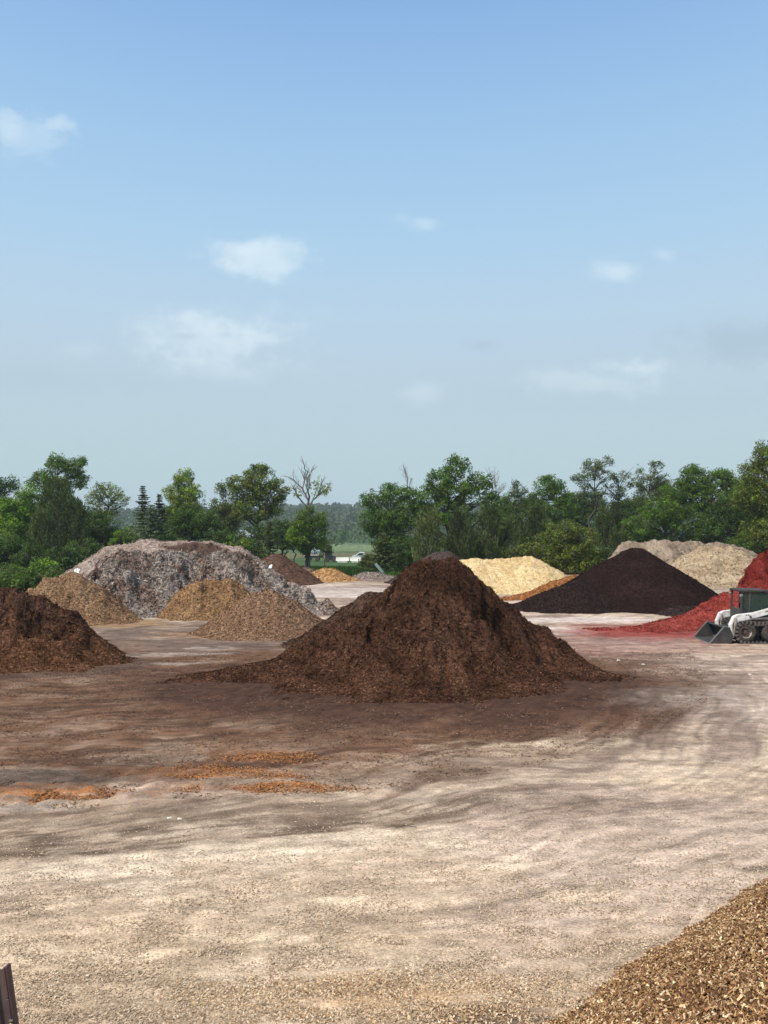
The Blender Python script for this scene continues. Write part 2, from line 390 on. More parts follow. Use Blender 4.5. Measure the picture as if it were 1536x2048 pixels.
def pile(name, label, segs, palette, res, box, mat, seed, lump=0.25, lump_s=1.1, fine=0.07, fine_s=0.3,
         chips=0, chip_l=(0.06, 0.14), chip_w=(0.015, 0.04), chip_pal=None, dents=(), colfn=None, cat='mulch pile',
         group=None, solid=False, tilt=0.5, ragged=0.1, terr=(0.25, 0.5), cut=None, bulge=0.06, chip_view=None):
    x0, x1, y0, y1 = box
    xs = np.arange(x0, x1, res); ys = np.arange(y0, y1, res)
    X, Y = np.meshgrid(xs, ys)
    wx = X + (fbm(X / 1.6, Y / 1.6, seed + 1, 3) - .5) * lump * 2.2; wy = Y + (fbm(X / 1.6, Y / 1.6, seed + 2, 3) - .5) * lump * 2.2
    H = [seg_h(wx, wy, s) for s in segs]
    k = 0.11
    Z = np.zeros_like(X)
    for h in H: Z = Z + np.exp(np.clip(h / k, -50, 60))
    Z = k * np.log(Z - (len(H) - 1)) if len(H) > 1 else H[0]
    m = sstep(0.02, 1.0, Z)
    Z = Z + m * (ridged(X / lump_s, Y / lump_s, seed + 3, 3) - .55) * lump
    Z = Z + m * (fbm(X / (lump_s * .45), Y / (lump_s * .45), seed + 4, 4) - .5) * lump * 0.8
    for (dx, dy, r, dep) in dents:
        dd = np.sqrt((X - dx) ** 2 + (Y - dy) ** 2) / r + (fbm(X / .5, Y / .5, seed + 8, 3) - .5) * 0.8
        Z = Z - dep * sstep(1.0, 0.55, dd) * m
    if cut is not None: Z = cut(X, Y, Z)
    f = (ridged(X / fine_s, Y / fine_s, seed + 5, 3) - .5)
    Z = Z + (0.25 + m) * f * fine
    Z = Z - ragged * 0.5 - .015 - fine * .08 + (fbm(X / .6, Y / .5, seed + 6, 4) - .5) * ragged
    TZ = terrain(X, Y)
    zz = Z + TZ
    # gradient normals
    gy, gx = np.gradient(Z, res)
    Nn = np.stack([-gx, -gy, np.ones_like(Z)], -1); Nn /= np.linalg.norm(Nn, axis=-1)[..., None]
    # sideways bulges so that steep faces are crumbly rather than stretched
    bx = (fbm(X / .35 + Z, Y / .35 - Z * 2.1, seed + 11, 3) - .5) * bulge * 2 * m; 
    PX = X + Nn[..., 0] * bx * 2; PY = Y + Nn[..., 1] * bx * 2
    pal = np.array(palette)                      # dark, mid, light
    a = fbm(X / .8 + Z, Y / .8, seed + 7, 4, .6); bq = vnoise(X / .11 + Z * 6, Y / .11, seed + 9)
    t = np.clip((a - .3) / .4 * .6 + bq * .5, 0, 1)
    C = np.where((t < .5)[..., None], pal[0] + (pal[1] - pal[0]) * (t * 2)[..., None], pal[1] + (pal[2] - pal[1]) * (t * 2 - 1)[..., None])
    if colfn is not None: C = colfn(X, Y, Z, C, Nn)
    keep = Z > -0.03
    ny, nx = X.shape; idx = np.arange(nx * ny).reshape(ny, nx)
    kf = keep[:-1, :-1] | keep[1:, :-1] | keep[:-1, 1:] | keep[1:, 1:]
    q = np.stack([idx[:-1, :-1], idx[:-1, 1:], idx[1:, 1:], idx[1:, :-1]], -1)[kf]
    V = np.stack([PX, PY, zz], -1).reshape(-1, 3); CC = C.reshape(-1, 3)
    used = np.unique(q); remap = np.zeros(len(V), dtype=np.int64); remap[used] = np.arange(len(used))
    V = V[used]; CC = CC[used]; q = remap[q]; NN = Nn.reshape(-1, 3)[used]
    fs = [q]
    if chips:
        rng = np.random.default_rng(seed)
        wgt = 1 / NN[:, 2] * (V[:, 2] - terrain(V[:, 0], V[:, 1]) > -0.01)
        if chip_view is not None: wgt = wgt * chip_view(V)
        wgt /= wgt.sum()
        pick = rng.choice(len(V), chips, p=wgt)
        P = V[pick] + rng.uniform(-res * .6, res * .6, (chips, 3)) * (1, 1, .2)
        cp = np.array(chip_pal if chip_pal is not None else palette)
        r = rng.uniform(0, 1, chips) ** 1.7
        k0 = np.clip((r * (len(cp) - 1)), 0, len(cp) - 1.001); i0 = k0.astype(int)
        cc = cp[i0] + (cp[i0 + 1] - cp[i0]) * (k0 - i0)[:, None]
        if colfn is not None:
            tint = CC[pick] / (np.array(palette).mean(0) + 1e-4); cc = cc * np.clip(tint, .3, 2.2)
        cc = cc * rng.uniform(.75, 1.2, (chips, 1))
        Lc = rng.uniform(*chip_l, chips); Wc = rng.uniform(*chip_w, chips)
        v2, q2, c2 = chips_geo(P, NN[pick], Lc, Wc, cc, solid=solid, tilt=tilt, rng=rng)
        q2 = q2 + len(V); V = np.concatenate([V, v2]); CC = np.concatenate([CC, c2]); fs.append(q2)
    me = make_mesh(name, V, fs, mat, CC, smooth=False)
    sm = np.zeros(len(me.polygons), dtype=bool); sm[:len(q)] = True
    me.polygons.foreach_set('use_smooth', sm)
    # origin at the base centre
    c = np.array([(x0 + x1) / 2, (y0 + y1) / 2, float(terrain((x0 + x1) / 2, (y0 + y1) / 2))])
    co = V - c; me.vertices.foreach_set('co', co.astype(np.float32).ravel()); me.update()
    o = link(name, me, loc=tuple(c))
    return tag(o, label, cat, group)

BROWN = [(0.030, 0.014, 0.0082), (0.062, 0.029, 0.017), (0.100, 0.048, 0.029)]
BROWNCH = [(0.030, 0.0145, 0.009), (0.055, 0.0265, 0.0165), (0.085, 0.043, 0.026), (0.16, 0.092, 0.055)]
G = 'piles of mulch, chips and soil standing in the yard'

def main_col(X, Y, Z, C, Nn):
    k = sstep(1.6, 0.3, Z + (fbm(X / .9, Y / .9, 77, 4) - .5) * 1.6)
    return mixc(C, C * np.array((1.2, 1.15, 1.1)), k)
A = 24.5
pile('mulch_pile', 'largest dark brown shredded bark pile in the middle, with a craggy flat top', [
    (px(815, A), A, 3.28, px(845, A), A + .1, 3.5, 1.5, .1), (px(845, A), A, 3.52, px(905, A), A + .2, 3.52, 1.15, .1), (px(905, A), A, 3.5, px(940, A), A, 3.25, 1.3, .1),
    (px(700, A), A - .1, 1.72, px(785, A), A, 2.5, .95, .12), (px(600, A), A - .3, .68, px(700, A), A, 1.62, .68, .14),
    (px(380, 22.4), 22.4, .13, px(560, 23.4), 23.4, .42, .3, .12), (px(640, 22), 22, .5, px(760, 22.2), 22.3, .95, .5, .15),
    (px(860, 22.6), 22.8, 1.75, px(960, 22.3), 22.7, 1.45, .72, .15), (px(980, A), A - .2, 2.35, px(1010, A), A, 1.9, 1.1, .12), (px(1010, A), A, 1.85, px(1085, A), A, 1.12, .85, .12), (px(1085, A), A, 1.1, px(1135, A - .6), A - .6, .5, .65, .12),
    (px(1130, 23), 23, .22, px(1270, 22.6), 22.6, .08, .25, .08), (px(620, 20.9), 21.2, .17, px(800, 20.6), 20.7, .20, .22, .1), (px(800, 20.6), 20.7, .20, px(1060, 20.8), 21.0, .17, .22, .1)],
    BROWN, 0.042, (-9.5, 11.2, 18.4, 29.5), M_MULCH, 100, lump=0.33, lump_s=.95, fine=.17, fine_s=.3, chips=60000, bulge=.12,
    chip_l=(.04, .12), chip_w=(.012, .028), chip_pal=BROWNCH, colfn=main_col, ragged=.1,
    dents=((3.5, 23.5, .65, .8), (4.0, 23.0, .45, .55), (2.9, 23.3, .35, .4), (-.3, 23.4, .35, .3), (5.0, 23.0, .4, .3), (-1.2, 22.8, .35, .25), (-2.6, 21.7, .4, .3), (.3, 24, .3, .25), (-3.6, 22.6, .4, .25)), group=G)
d = 28.6
pile('mulch_pile', 'low rounded dark brown pile tucked behind the left shoulder of the largest pile', [
    (px(735, d), d, pz(1181, d), px(765, d), d + .3, pz(1185, d), .72, .15)],
    [(0.045, 0.024, 0.016), (0.07, 0.04, 0.027), (0.10, 0.06, 0.04)], 0.06, (px(735, d) - 4.2, px(765, d) + 4, d - 3.4, d + 4.2), M_MULCH, 140, lump=.12, fine=.05, chips=9000, chip_pal=BROWNCH, group=G)
d = 56
pile('mulch_pile', 'greyish brown rounded pile whose top just shows behind the largest pile', [
    (px(868, d), d, pz(1103, d), px(895, d), d, pz(1101, d), .7, .15)],
    [(0.045, 0.030, 0.025), (0.075, 0.052, 0.042), (0.10, 0.07, 0.06)], 0.08, (px(880, d) - 6, px(880, d) + 6, d - 6, d + 6), M_MULCH, 150, lump=.1, fine=.05, chips=9000,
    chip_pal=[(.04, .03, .025), (.10, .07, .06)], group=G)
# dark pile at the left edge
d = 27.0
pile('mulch_pile', 'dark reddish brown bark pile at the left edge, with lighter chips round its foot', [
    (px(-40, d), d, pz(1170, d), px(35, d), d, pz(1178, d), .8, .14), (px(35, d), d, pz(1180, d), px(100, d), d, pz(1215, d), .78, .14),
    (px(100, d), d - .2, pz(1215, d) , px(160, 26), 26, pz(1262, 26), .75, .14), (px(160, 25.5), 25.6, .8, px(215, 25.2), 25.2, .3, .5, .12),
    (px(40, 24.9), 25.1, .95, px(130, 24.9), 25.0, .7, .6, .2), (px(-150, d), d, 2.2, px(-40, d), d, 2.4, .8, .15)],
    BROWN, 0.045, (-19.5, px(290, 25), 22.3, 31.5), M_MULCH, 170, lump=.42, lump_s=1.2, fine=.15, fine_s=.4, chips=45000, bulge=.12, chip_l=(.04, .12), chip_w=(.012, .03), chip_pal=BROWNCH,
    colfn=lambda X, Y, Z, C, Nn: mixc(C, C * np.array((2.0, 1.9, 1.55)), sstep(1.3, .25, Z + (fbm(X / .8, Y / .8, 78, 4) - .5) * 1.9) * .9),
    dents=((px(130, 25.6), 25.6, .5, .35), (px(100, 25.2), 25.2, .4, .25), (px(40, 26), 26, .4, .25)), group=G)
TAN = [(0.18, 0.10, 0.052), (0.29, 0.17, 0.09), (0.38, 0.24, 0.135)]
TANCH = [(.21, .12, .064), (.29, .17, .09), (.37, .235, .132), (.47, .33, .20)]
d = 36.2
pile('mulch_pile', 'golden tan mulch pile left of the grey heap, partly behind the dark left pile', [
    (px(105, d), d, pz(1153, d), px(155, d), d, pz(1150, d), .72, .13), (px(155, d), d, pz(1152, d), px(205, d), d - .7, pz(1195, d), .66, .13),
    (px(205, d - .7), d - .9, .9, px(250, d - 1.2), d - 1.4, .25, .45, .12), (px(60, d), d, 1.1, px(105, d), d, 1.9, .7, .13)],
    TAN, 0.06, (px(105, d) - 5, px(300, d), d - 4.2, d + 4), M_MULCH, 190, lump=.34, lump_s=1.0, fine=.15, fine_s=.4, chips=24000, chip_l=(.05, .15), chip_w=(.015, .04), chip_pal=TANCH, group=G)
d = 32.3
pile('mulch_pile', 'smooth light brown cone of mulch in front of the grey heap', [
    (px(520, d), d, pz(1181, d), px(548, d), d, pz(1181, d), .66, .12), (px(440, 31.2), 31.2, .35, px(500, 31.4), 31.4, .9, .5, .12), (px(560, 31.3), 31.3, .8, px(615, 31.4), 31.4, .35, .5, .12)],
    [(0.23, 0.13, 0.076), (0.30, 0.18, 0.108), (0.36, 0.225, 0.14)], 0.05, (px(530, d) - 4.3, px(530, d) + 4.2, d - 3.4, d + 3.6), M_MULCH, 200, lump=.14, lump_s=.7, fine=.11, fine_s=.3, chips=22000,
    chip_l=(.05, .14), chip_w=(.015, .04), chip_pal=[(.22, .125, .072), (.30, .18, .108), (.40, .26, .165)], group=G)
d = 37.5
pile('mulch_pile', 'rough ochre mulch pile leaning against the front of the grey heap', [
    (px(400, d), d, pz(1162, d), px(455, d), d, pz(1160, d), .85, .12), (px(370, 37), 37, .8, px(400, 37), 37, 1.5, .9, .12), (px(455, d), d, pz(1162, d), px(480, 37), 37, .9, .9, .12)],
    [(0.17, 0.09, 0.04), (0.28, 0.155, 0.068), (0.38, 0.22, 0.10)], 0.06, (px(340, d) - .7, px(515, d), d - 2.8, d + 2.6), M_MULCH, 210, lump=.5, lump_s=.8, fine=.16, fine_s=.4, chips=12000, chip_l=(.05, .15), chip_w=(.015, .04), chip_pal=TANCH, group=G)
# the grey heap
GREY = [(0.23, 0.18, 0.15), (0.33, 0.27, 0.23), (0.42, 0.355, 0.305)]
def grey_col(X, Y, Z, C, Nn):
    b = fbm(X / 1.2 + Z, Y / 1.2, 301, 4, .6); g = fbm(X / .9, Y / .9 + Z, 302, 4, .6)
    C = mixc(C, C * np.array((.66, .52, .46)), sstep(.5, .62, b) * .8)
    C = mixc(C, (0.37, 0.325, 0.285), sstep(.52, .66, g) * .6)
    top = sstep(39.6, 40.6, Y + (b - .5) * 1.2)
    return mixc(C, (0.27, 0.20, 0.16), top * .85)
d = 40.0
pile('shredded_wood_heap', 'huge grey heap of weathered shredded wood with a matted craggy face', [
    (px(215, d), d, pz(1120, d), px(250, d), d, pz(1106, d), .75, .12), (px(250, d), d, pz(1106, d), px(330, d), d, pz(1109, d), 1.1, .12), (px(330, d), d, pz(1108, d), px(450, d), d, pz(1106, d), 1.15, .12),
    (px(450, d), d, pz(1106, d), px(500, d), d, pz(1120, d), 1.0, .12), (px(500, d), d, pz(1120, d), px(560, d - .5), d - .5, pz(1168, d), .85, .12),
    (px(560, d - .6), d - .6, 1.35, px(625, d - 1.6), d - 1.6, .62, .62, .14), (px(625, d - 1.6), d - 1.6, .58, px(655, 37.8), 37.8, .22, .42, .12),
    (px(185, d), d, 2.0, px(215, d), d, 2.6, .9, .12), (px(250, 38.5), 38.6, 2.0, px(330, 38.6), 38.6, 2.2, .9, .2), (px(480, 38.4), 38.4, 1.5, px(540, 38.2), 38.3, 1.0, .8, .2)],
    GREY, 0.065, (px(130, d) - .9, px(700, d), 35.0, 43.0), M_MULCH, 220, lump=.7, lump_s=1.15, fine=.19, fine_s=.4, chips=45000, chip_l=(.08, .26), chip_w=(.02, .05), tilt=.9, bulge=.14,
    chip_pal=[(.20, .155, .125), (.27, .215, .18), (.34, .28, .235), (.40, .34, .285), (.48, .42, .36)], colfn=grey_col,
    dents=((px(290, 38.4), 38.4, .6, .5), (px(420, 38.8), 38.8, .6, .45), (px(510, 38.8), 38.9, .5, .4), (px(380, 38.6), 38.6, .5, .4), (px(200, 39), 39, .4, .35)), cat='wood heap', group=G)
d = 45.5
pile('shredded_wood_heap', 'smooth pinkish tan mound rising behind the grey heap with a dark cut along its top', [
    (px(215, d), d, pz(1092, d), px(300, d), d, pz(1077, d), .7, .12), (px(300, d), d, pz(1077, d), px(420, d), d, pz(1083, d), .75, .12), (px(420, d), d, pz(1083, d), px(480, d), d, pz(1091, d), .8, .12),
    (px(165, d), d, pz(1128, d), px(215, d), d, pz(1093, d), .75, .12)],
    [(0.20, 0.145, 0.115), (0.28, 0.21, 0.17), (0.36, 0.285, 0.24)], 0.09, (px(140, d) - 3, px(560, d), 40.6, 50), M_SAND, 240, lump=.16, lump_s=1.2, fine=.05, chips=12000, chip_l=(.1, .25), chip_w=(.02, .05),
    chip_pal=[(.2, .15, .12), (.4, .33, .28)], colfn=lambda X, Y, Z, C, Nn: mixc(C, (0.075, 0.04, 0.028), sstep(1.0, .8, np.hypot((X - px(410, 44.8)) / 2.7, (Y - 44.7) / .62) + (fbm(X / .5, Y / .3, 401, 3) - .5) * .8) * .9),
    dents=((px(395, 44.7), 44.6, .6, .3), (px(420, 44.7), 44.6, .6, .32), (px(445, 44.7), 44.6, .6, .3), (px(370, 44.7), 44.6, .5, .25)), cat='wood heap', group=G)
# far centre piles
d = 56
pile('mulch_pile', 'small reddish brown pile behind the right end of the grey heap', [
    (px(546, d), d, pz(1106, d), px(556, d), d, pz(1106, d), .68, .12), (px(570, 55), 55, 1.4, px(600, 54.5), 54.5, .5, .6, .12)],
    [(0.10, 0.055, 0.038), (0.145, 0.08, 0.055), (0.19, 0.11, 0.08)], 0.11, (px(550, d) - 4.5, px(640, d) + 1.5, d - 5, d + 4), M_MULCH, 250, lump=.1, fine=.07, chips=6000, chip_l=(.1, .2), chip_w=(.03, .06), group=G)
d = 62
pile('mulch_pile', 'small pinkish brown pile left of the bright orange yellow one, at the grass edge', [
    (px(600, d), d, pz(1132, d) + .02, px(612, d), d, pz(1134, d), .55, .1)],
    [(0.20, 0.13, 0.10), (0.27, 0.18, 0.14), (0.32, 0.23, 0.18)], 0.1, (px(600, d) - 2.6, px(612, d) + 2.6, d - 2.5, d + 2.5), M_SAND, 260, lump=.12, fine=.06, chips=2500, chip_l=(.1, .2), chip_w=(.03, .06), group=G)
d = 58
pile('mulch_pile', 'small bright orange yellow chip pile at the grass edge', [
    (px(648, d), d, pz(1137, d), px(662, d), d, pz(1138, d), .52, .1), (px(662, d), d, pz(1139, d), px(688, d), d, .35, .4, .1)],
    [(0.40, 0.21, 0.08), (0.60, 0.36, 0.15), (0.72, 0.50, 0.26)], 0.08, (px(655, d) - 3, px(690, d) + 1.6, d - 2.5, d + 2.5), M_MULCH, 270, lump=.2, lump_s=.7, fine=.08, chips=4000, chip_l=(.1, .2), chip_w=(.03, .07), group=G)
d = 60
pile('soil_mound', 'low grey soil mound on the brown edge right of the orange yellow pile', [
    (px(730, d), d, .5, px(755, d), d, .48, .42, .1), (px(755, d), d - .4, .2, px(785, d), d - .4, .2, .4, .1)],
    [(0.16, 0.12, 0.10), (0.26, 0.21, 0.17), (0.32, 0.27, 0.23)], 0.09, (px(730, d) - 2, px(785, d) + 1.2, d - 2, d + 2), M_SAND, 280, lump=.1, fine=.05, chips=1500, chip_l=(.1, .2), chip_w=(.03, .06), cat='soil mound', group=G)
# blond pile, orange pile, black pile
d = 51
pile('mulch_pile', 'pale blond wood fibre pile right of the largest pile', [
    (px(905, d), d, pz(1122, d), px(950, d), d, pz(1117, d), .62, .12), (px(950, d), d, pz(1117, d), px(1030, d), d, pz(1116, d), .62, .12), (px(1030, d), d, pz(1116, d), px(1060, d), d, pz(1111, d), .62, .12), (px(1060, d), d, pz(1111, d), px(1100, d), d, pz(1136, d), .6, .12)],
    [(0.42, 0.29, 0.13), (0.55, 0.40, 0.20), (0.64, 0.50, 0.28)], 0.08, (px(890, d) - 4, px(1160, d) + 1.8, d - 5.6, d + 5), M_SAND, 300, lump=.13, lump_s=.8, fine=.10, fine_s=.4, chips=9000, chip_l=(.05, .12), chip_w=(.02, .04),
    chip_pal=[(.42, .3, .14), (.58, .43, .22), (.68, .54, .32)], group=G)
d = 46
pile('mulch_pile', 'narrow tongue of burnt orange mulch between the blond and the black brown piles', [
    (px(1050, 45), 45, .25, px(1110, 46.5), 46.5, pz(1163, 46.5), .5, .1), (px(1110, 46.5), 46.5, pz(1163, 46.5), px(1148, 48), 48, pz(1149, 48), .5, .1), (px(1000, 44), 44, .1, px(1050, 45), 45, .3, .35, .1)],
    [(0.30, 0.12, 0.045), (0.42, 0.175, 0.06), (0.5, 0.24, 0.09)], 0.07, (px(985, 44) - 1, px(1180, 48) + 1, 42, 51), M_MULCH, 310, lump=.08, lump_s=.8, fine=.06, chips=12000, chip_l=(.08, .18), chip_w=(.02, .05), group=G)
d = 42.6
BLACK = [(0.017, 0.0085, 0.0074), (0.028, 0.0145, 0.0122), (0.040, 0.022, 0.0185)]
pile('mulch_pile', 'broad black brown cone of mulch in front of the grey sand piles', [
    (px(1262, d), d, pz(1096, d), px(1282, d), d, pz(1096, d), .655, .12), (px(1215, d), d, pz(1122, d), px(1262, d), d, pz(1099, d), .64, .12)],
    BLACK, 0.06, (px(1000, d) - 1, px(1470, d) + .5, d - 6.4, d + 6.2), M_MULCH, 320, lump=.11, lump_s=1.0, fine=.06, fine_s=.28, chips=60000, chip_l=(.04, .11), chip_w=(.012, .03), chip_pal=[(.014, .007, .006), (.027, .0145, .012), (.05, .029, .023)], group=G)
d = 40.4
pile('mulch_pile', 'lower black brown mulch mound against the left flank of the black brown cone', [
    (px(1140, d), d, pz(1168, d), px(1165, d), d + .6, pz(1160, d), .56, .13), (px(1090, d), d - .3, .95, px(1140, d), d, 1.35, .52, .13)],
    [(0.024, 0.014, 0.012), (0.037, 0.022, 0.019), (0.05, 0.031, 0.027)], 0.06, (px(1010, d) - 1.2, px(1290, d), d - 3.7, d + 4), M_MULCH, 330, lump=.1, fine=.05, fine_s=.25, chips=26000, chip_l=(.05, .16), chip_w=(.016, .04), chip_pal=[(.02, .012, .01), (.036, .022, .019), (.07, .045, .038)], group=G)
d = 37.8
pile('mulch_pile', 'thin dark spill of mulch at the right foot of the black brown cone', [
    (px(1350, d), d, .38, px(1400, d), d, .42, .35, .1)],
    [(0.036, 0.024, 0.022), (0.055, 0.037, 0.033), (0.075, 0.052, 0.046)], 0.07, (px(1310, d) - .5, px(1440, d) + .5, d - 1.6, d + 2), M_MULCH, 335, lump=.08, fine=.05, chips=6000, chip_pal=[(.03, .02, .018), (.09, .06, .055)], group=G)
# sand and soil behind
d = 60
def cliff(X, Y, Z):
    return np.minimum(Z, 3.0 + (fbm(X / 2, Y / 2, 500, 3) - .5) * .35)
pile('soil_pile', 'grey brown soil bank with a flat top and broken edge behind the black brown cone', [
    (px(1255, d), d, pz(1082, d), px(1330, d), d, pz(1081, d), 1.0, .12), (px(1330, d), d + 3, pz(1084, d + 3), px(1430, d), d + 3, pz(1082, d + 3), .7, .12), (px(1430, 63), 63, pz(1082, 63), px(1500, 63), 63, pz(1102, 63), .7, .12)],
    [(0.15, 0.11, 0.075), (0.23, 0.175, 0.125), (0.29, 0.23, 0.17)], 0.1, (px(1225, d) - 4, px(1560, d), 54.5, 69), M_SAND, 340, lump=.4, lump_s=1.6, fine=.2, fine_s=.7, chips=2500, chip_l=(.06, .14), chip_w=(.05, .1),
    colfn=lambda X, Y, Z, C, Nn: mixc(C, C * .55, sstep(.75, .55, Nn[..., 2]) * 0), cat='soil pile', group=G)
d = 56.5
pile('sand_pile', 'tan sand pile with crumbly slopes between the black brown cone and the red pile', [
    (px(1405, d), d, pz(1092, d) , px(1455, d), d, pz(1094, d), .62, .12), (px(1455, d), d, pz(1095, d), px(1500, d), d, pz(1112, d), .62, .12), (px(1375, 53.5), 53.8, .7, px(1450, 53.5), 53.5, .75, .4, .15)],
    [(0.23, 0.165, 0.10), (0.32, 0.24, 0.15), (0.41, 0.32, 0.21)], 0.09, (px(1300, d) - 2.5, px(1600, d), 50.5, 62), M_SAND, 350, lump=.3, lump_s=.9, fine=.2, fine_s=.5, chips=3000, chip_l=(.06, .14), chip_w=(.05, .1), cat='sand pile', group=G)
# red pile
RED = [(0.13, 0.016, 0.012), (0.23, 0.031, 0.023), (0.30, 0.050, 0.038)]
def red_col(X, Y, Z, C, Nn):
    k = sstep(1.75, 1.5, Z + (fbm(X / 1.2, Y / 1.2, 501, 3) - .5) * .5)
    return mixc(C * .72, C * np.array((1.05, 1.3, 1.3)), k)  # painted shade on the upper cliff, painted sunlight on the lower slope
def red_cut(X, Y, Z):
    return Z
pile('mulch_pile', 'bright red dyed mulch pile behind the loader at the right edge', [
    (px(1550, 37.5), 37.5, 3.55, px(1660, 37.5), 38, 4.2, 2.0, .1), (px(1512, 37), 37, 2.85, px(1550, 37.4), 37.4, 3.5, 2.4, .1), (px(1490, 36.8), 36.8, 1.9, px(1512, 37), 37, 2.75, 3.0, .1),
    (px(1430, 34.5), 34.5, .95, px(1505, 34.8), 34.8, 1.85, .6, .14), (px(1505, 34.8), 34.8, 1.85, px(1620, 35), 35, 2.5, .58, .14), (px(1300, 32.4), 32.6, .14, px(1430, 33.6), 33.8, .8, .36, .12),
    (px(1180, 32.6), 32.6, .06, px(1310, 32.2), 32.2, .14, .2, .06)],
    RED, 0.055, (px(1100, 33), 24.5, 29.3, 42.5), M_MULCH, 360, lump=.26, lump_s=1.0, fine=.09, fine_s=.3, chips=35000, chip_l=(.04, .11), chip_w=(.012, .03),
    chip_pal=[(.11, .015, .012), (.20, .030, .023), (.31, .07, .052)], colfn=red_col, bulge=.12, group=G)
# near chip pile
NEARCH = [(.10, .05, .024), (.20, .105, .048), (.31, .172, .08), (.40, .24, .115), (.53, .36, .19), (.80, .66, .44)]
pile('wood_chip_pile', 'closest pile, of golden brown wood chips, cut off by the lower right corner', [
    (3.56, 4.78, 2.4, 7.36, 7.82, 2.4, .84, .1)],
    [(0.07, 0.037, 0.019), (0.14, 0.078, 0.040), (0.24, 0.14, 0.075)], 0.03, (.6, 8.6, 2.6, 12.0), M_CHIP, 400, lump=.14, lump_s=.7, fine=.08, fine_s=.16, chips=120000,
    chip_l=(.018, .06), chip_w=(.008, .022), chip_pal=NEARCH, solid=True, tilt=.75, ragged=.05, bulge=.02, cat='wood chip pile', group=G,
    chip_view=lambda V: (V[:, 0] < V[:, 1] * .62) * (V[:, 1] > 3.6) * 1.0 + .04)

# loose chips strewn over the ground near the camera and round the piles
def litter(name, label, n, sampler, pal, L, W, seed, mat=M_CHIP):
    rng = np.random.default_rng(seed)
    P = sampler(rng, n); n = len(P)
    Z = (fbm(P[:, 0] / 1.3, P[:, 1] / 0.9, 5, 4) - .5) * 0.05
    P3 = np.stack([P[:, 0], P[:, 1], Z + 0.004], 1)
    Nn = np.tile(np.array([[0, 0, 1.0]]), (n, 1))
    cp = np.array(pal); k0 = rng.uniform(0, len(cp) - 1.001, n); i0 = k0.astype(int)
    cc = cp[i0] + (cp[i0 + 1] - cp[i0]) * (k0 - i0)[:, None]
    v, q, c = chips_geo(P3, Nn, rng.uniform(*L, n), rng.uniform(*W, n), cc, tilt=.35, lift=.25, rng=rng)
    tag(link(name, make_mesh(name, v, [q], mat, c)), label, 'wood chips', kind='stuff')
def samp_near(rng, n):
    Y = 6.2 + rng.exponential(2.6, n); X = rng.uniform(-.56, .56, n) * Y
    k = fbm(X / .7, Y / .5, 91, 4, .6) + rng.uniform(-.45, .45, n) + np.interp(Y, [6, 9, 14, 20], [.12, .02, -.06, -.1])
    ok = (k > .46) & (Y < 22) & (rng.uniform(0, 1, n) < sstep(1.5, -1.5, Y - np.interp(X, [-14, -7, -3, 0, 3, 6, 8.5, 10], [10.2, 10.8, 12.0, 12.8, 14.0, 16.0, 18.5, 21]))) & (ell(X, Y, 975, 2040, 150, 48) > rng.uniform(.3, 1.25, n))
    return np.stack([X[ok], Y[ok]], 1)
litter('wood_chip_litter', 'loose pale wood chips strewn over the dusty foreground', 230000, samp_near,
       [(.24, .17, .11), (.36, .26, .17), (.46, .345, .23), (.64, .52, .37)], (.014, .04), (.005, .014), 5)
litter_gold = lambda rng, n: (lambda X, Y: np.stack([X, Y], 1)[ell(X, Y, 760, 1995, 420, 62) < rng.uniform(.3, 1.3, n)])(rng.uniform(-2.4, 2.2, n), rng.uniform(6.6, 8.6, n))
litter('wood_chip_litter', 'golden wood chips scattered on the ground left of the closest pile', 30000, litter_gold,
       [(.20, .11, .055), (.38, .24, .125), (.52, .36, .20), (.70, .56, .38)], (.016, .045), (.007, .018), 8)
OR = ((430, 1542, 190, 13), (110, 1582, 150, 10), (520, 1574, 150, 10), (-20, 1596, 160, 9), (540, 1515, 90, 10))
def samp_orange(rng, n):
    X = rng.uniform(-7.5, 1.0, n); Y = rng.uniform(12.4, 16.0, n); e = np.min([ell(X, Y, *a) for a in OR], axis=0)
    return np.stack([X, Y], 1)[e + (fbm(X / .9, Y / .5, 31, 4, .6) - .5) * 2.2 < rng.uniform(.1, 1.3, n)]
litter('mulch_litter', 'orange dyed mulch dribbled in streaks across the brown ground on the left', 60000, samp_orange,
       [(.12, .05, .02), (.26, .10, .033), (.36, .15, .05), (.45, .22, .08)], (.03, .09), (.008, .02), 9)
def samp_brown(rng, n):
    X = rng.uniform(-14, 11, n); Y = rng.uniform(12.5, 27, n)
    k = fbm(X / 1.5, Y / .6, 92, 4, .6) + rng.uniform(-.2, .2, n)
    front = np.interp(X, [-14, -7, -3, 0, 3, 6, 8.5, 10], [10.8, 11.6, 12.8, 13.4, 14.6, 16.8, 19.5, 23])
    ok = (k > .5 - .12 * sstep(1.3, .7, ell(X, Y, 830, 1375, 560, 62))) & (Y > front)
    return np.stack([X[ok], Y[ok]], 1)
litter('bark_litter', 'brown shredded bark scattered around the largest pile', 110000, samp_brown,
       [(.07, .038, .024), (.11, .062, .04), (.16, .095, .058), (.24, .155, .10)], (.03, .09), (.008, .02), 6)

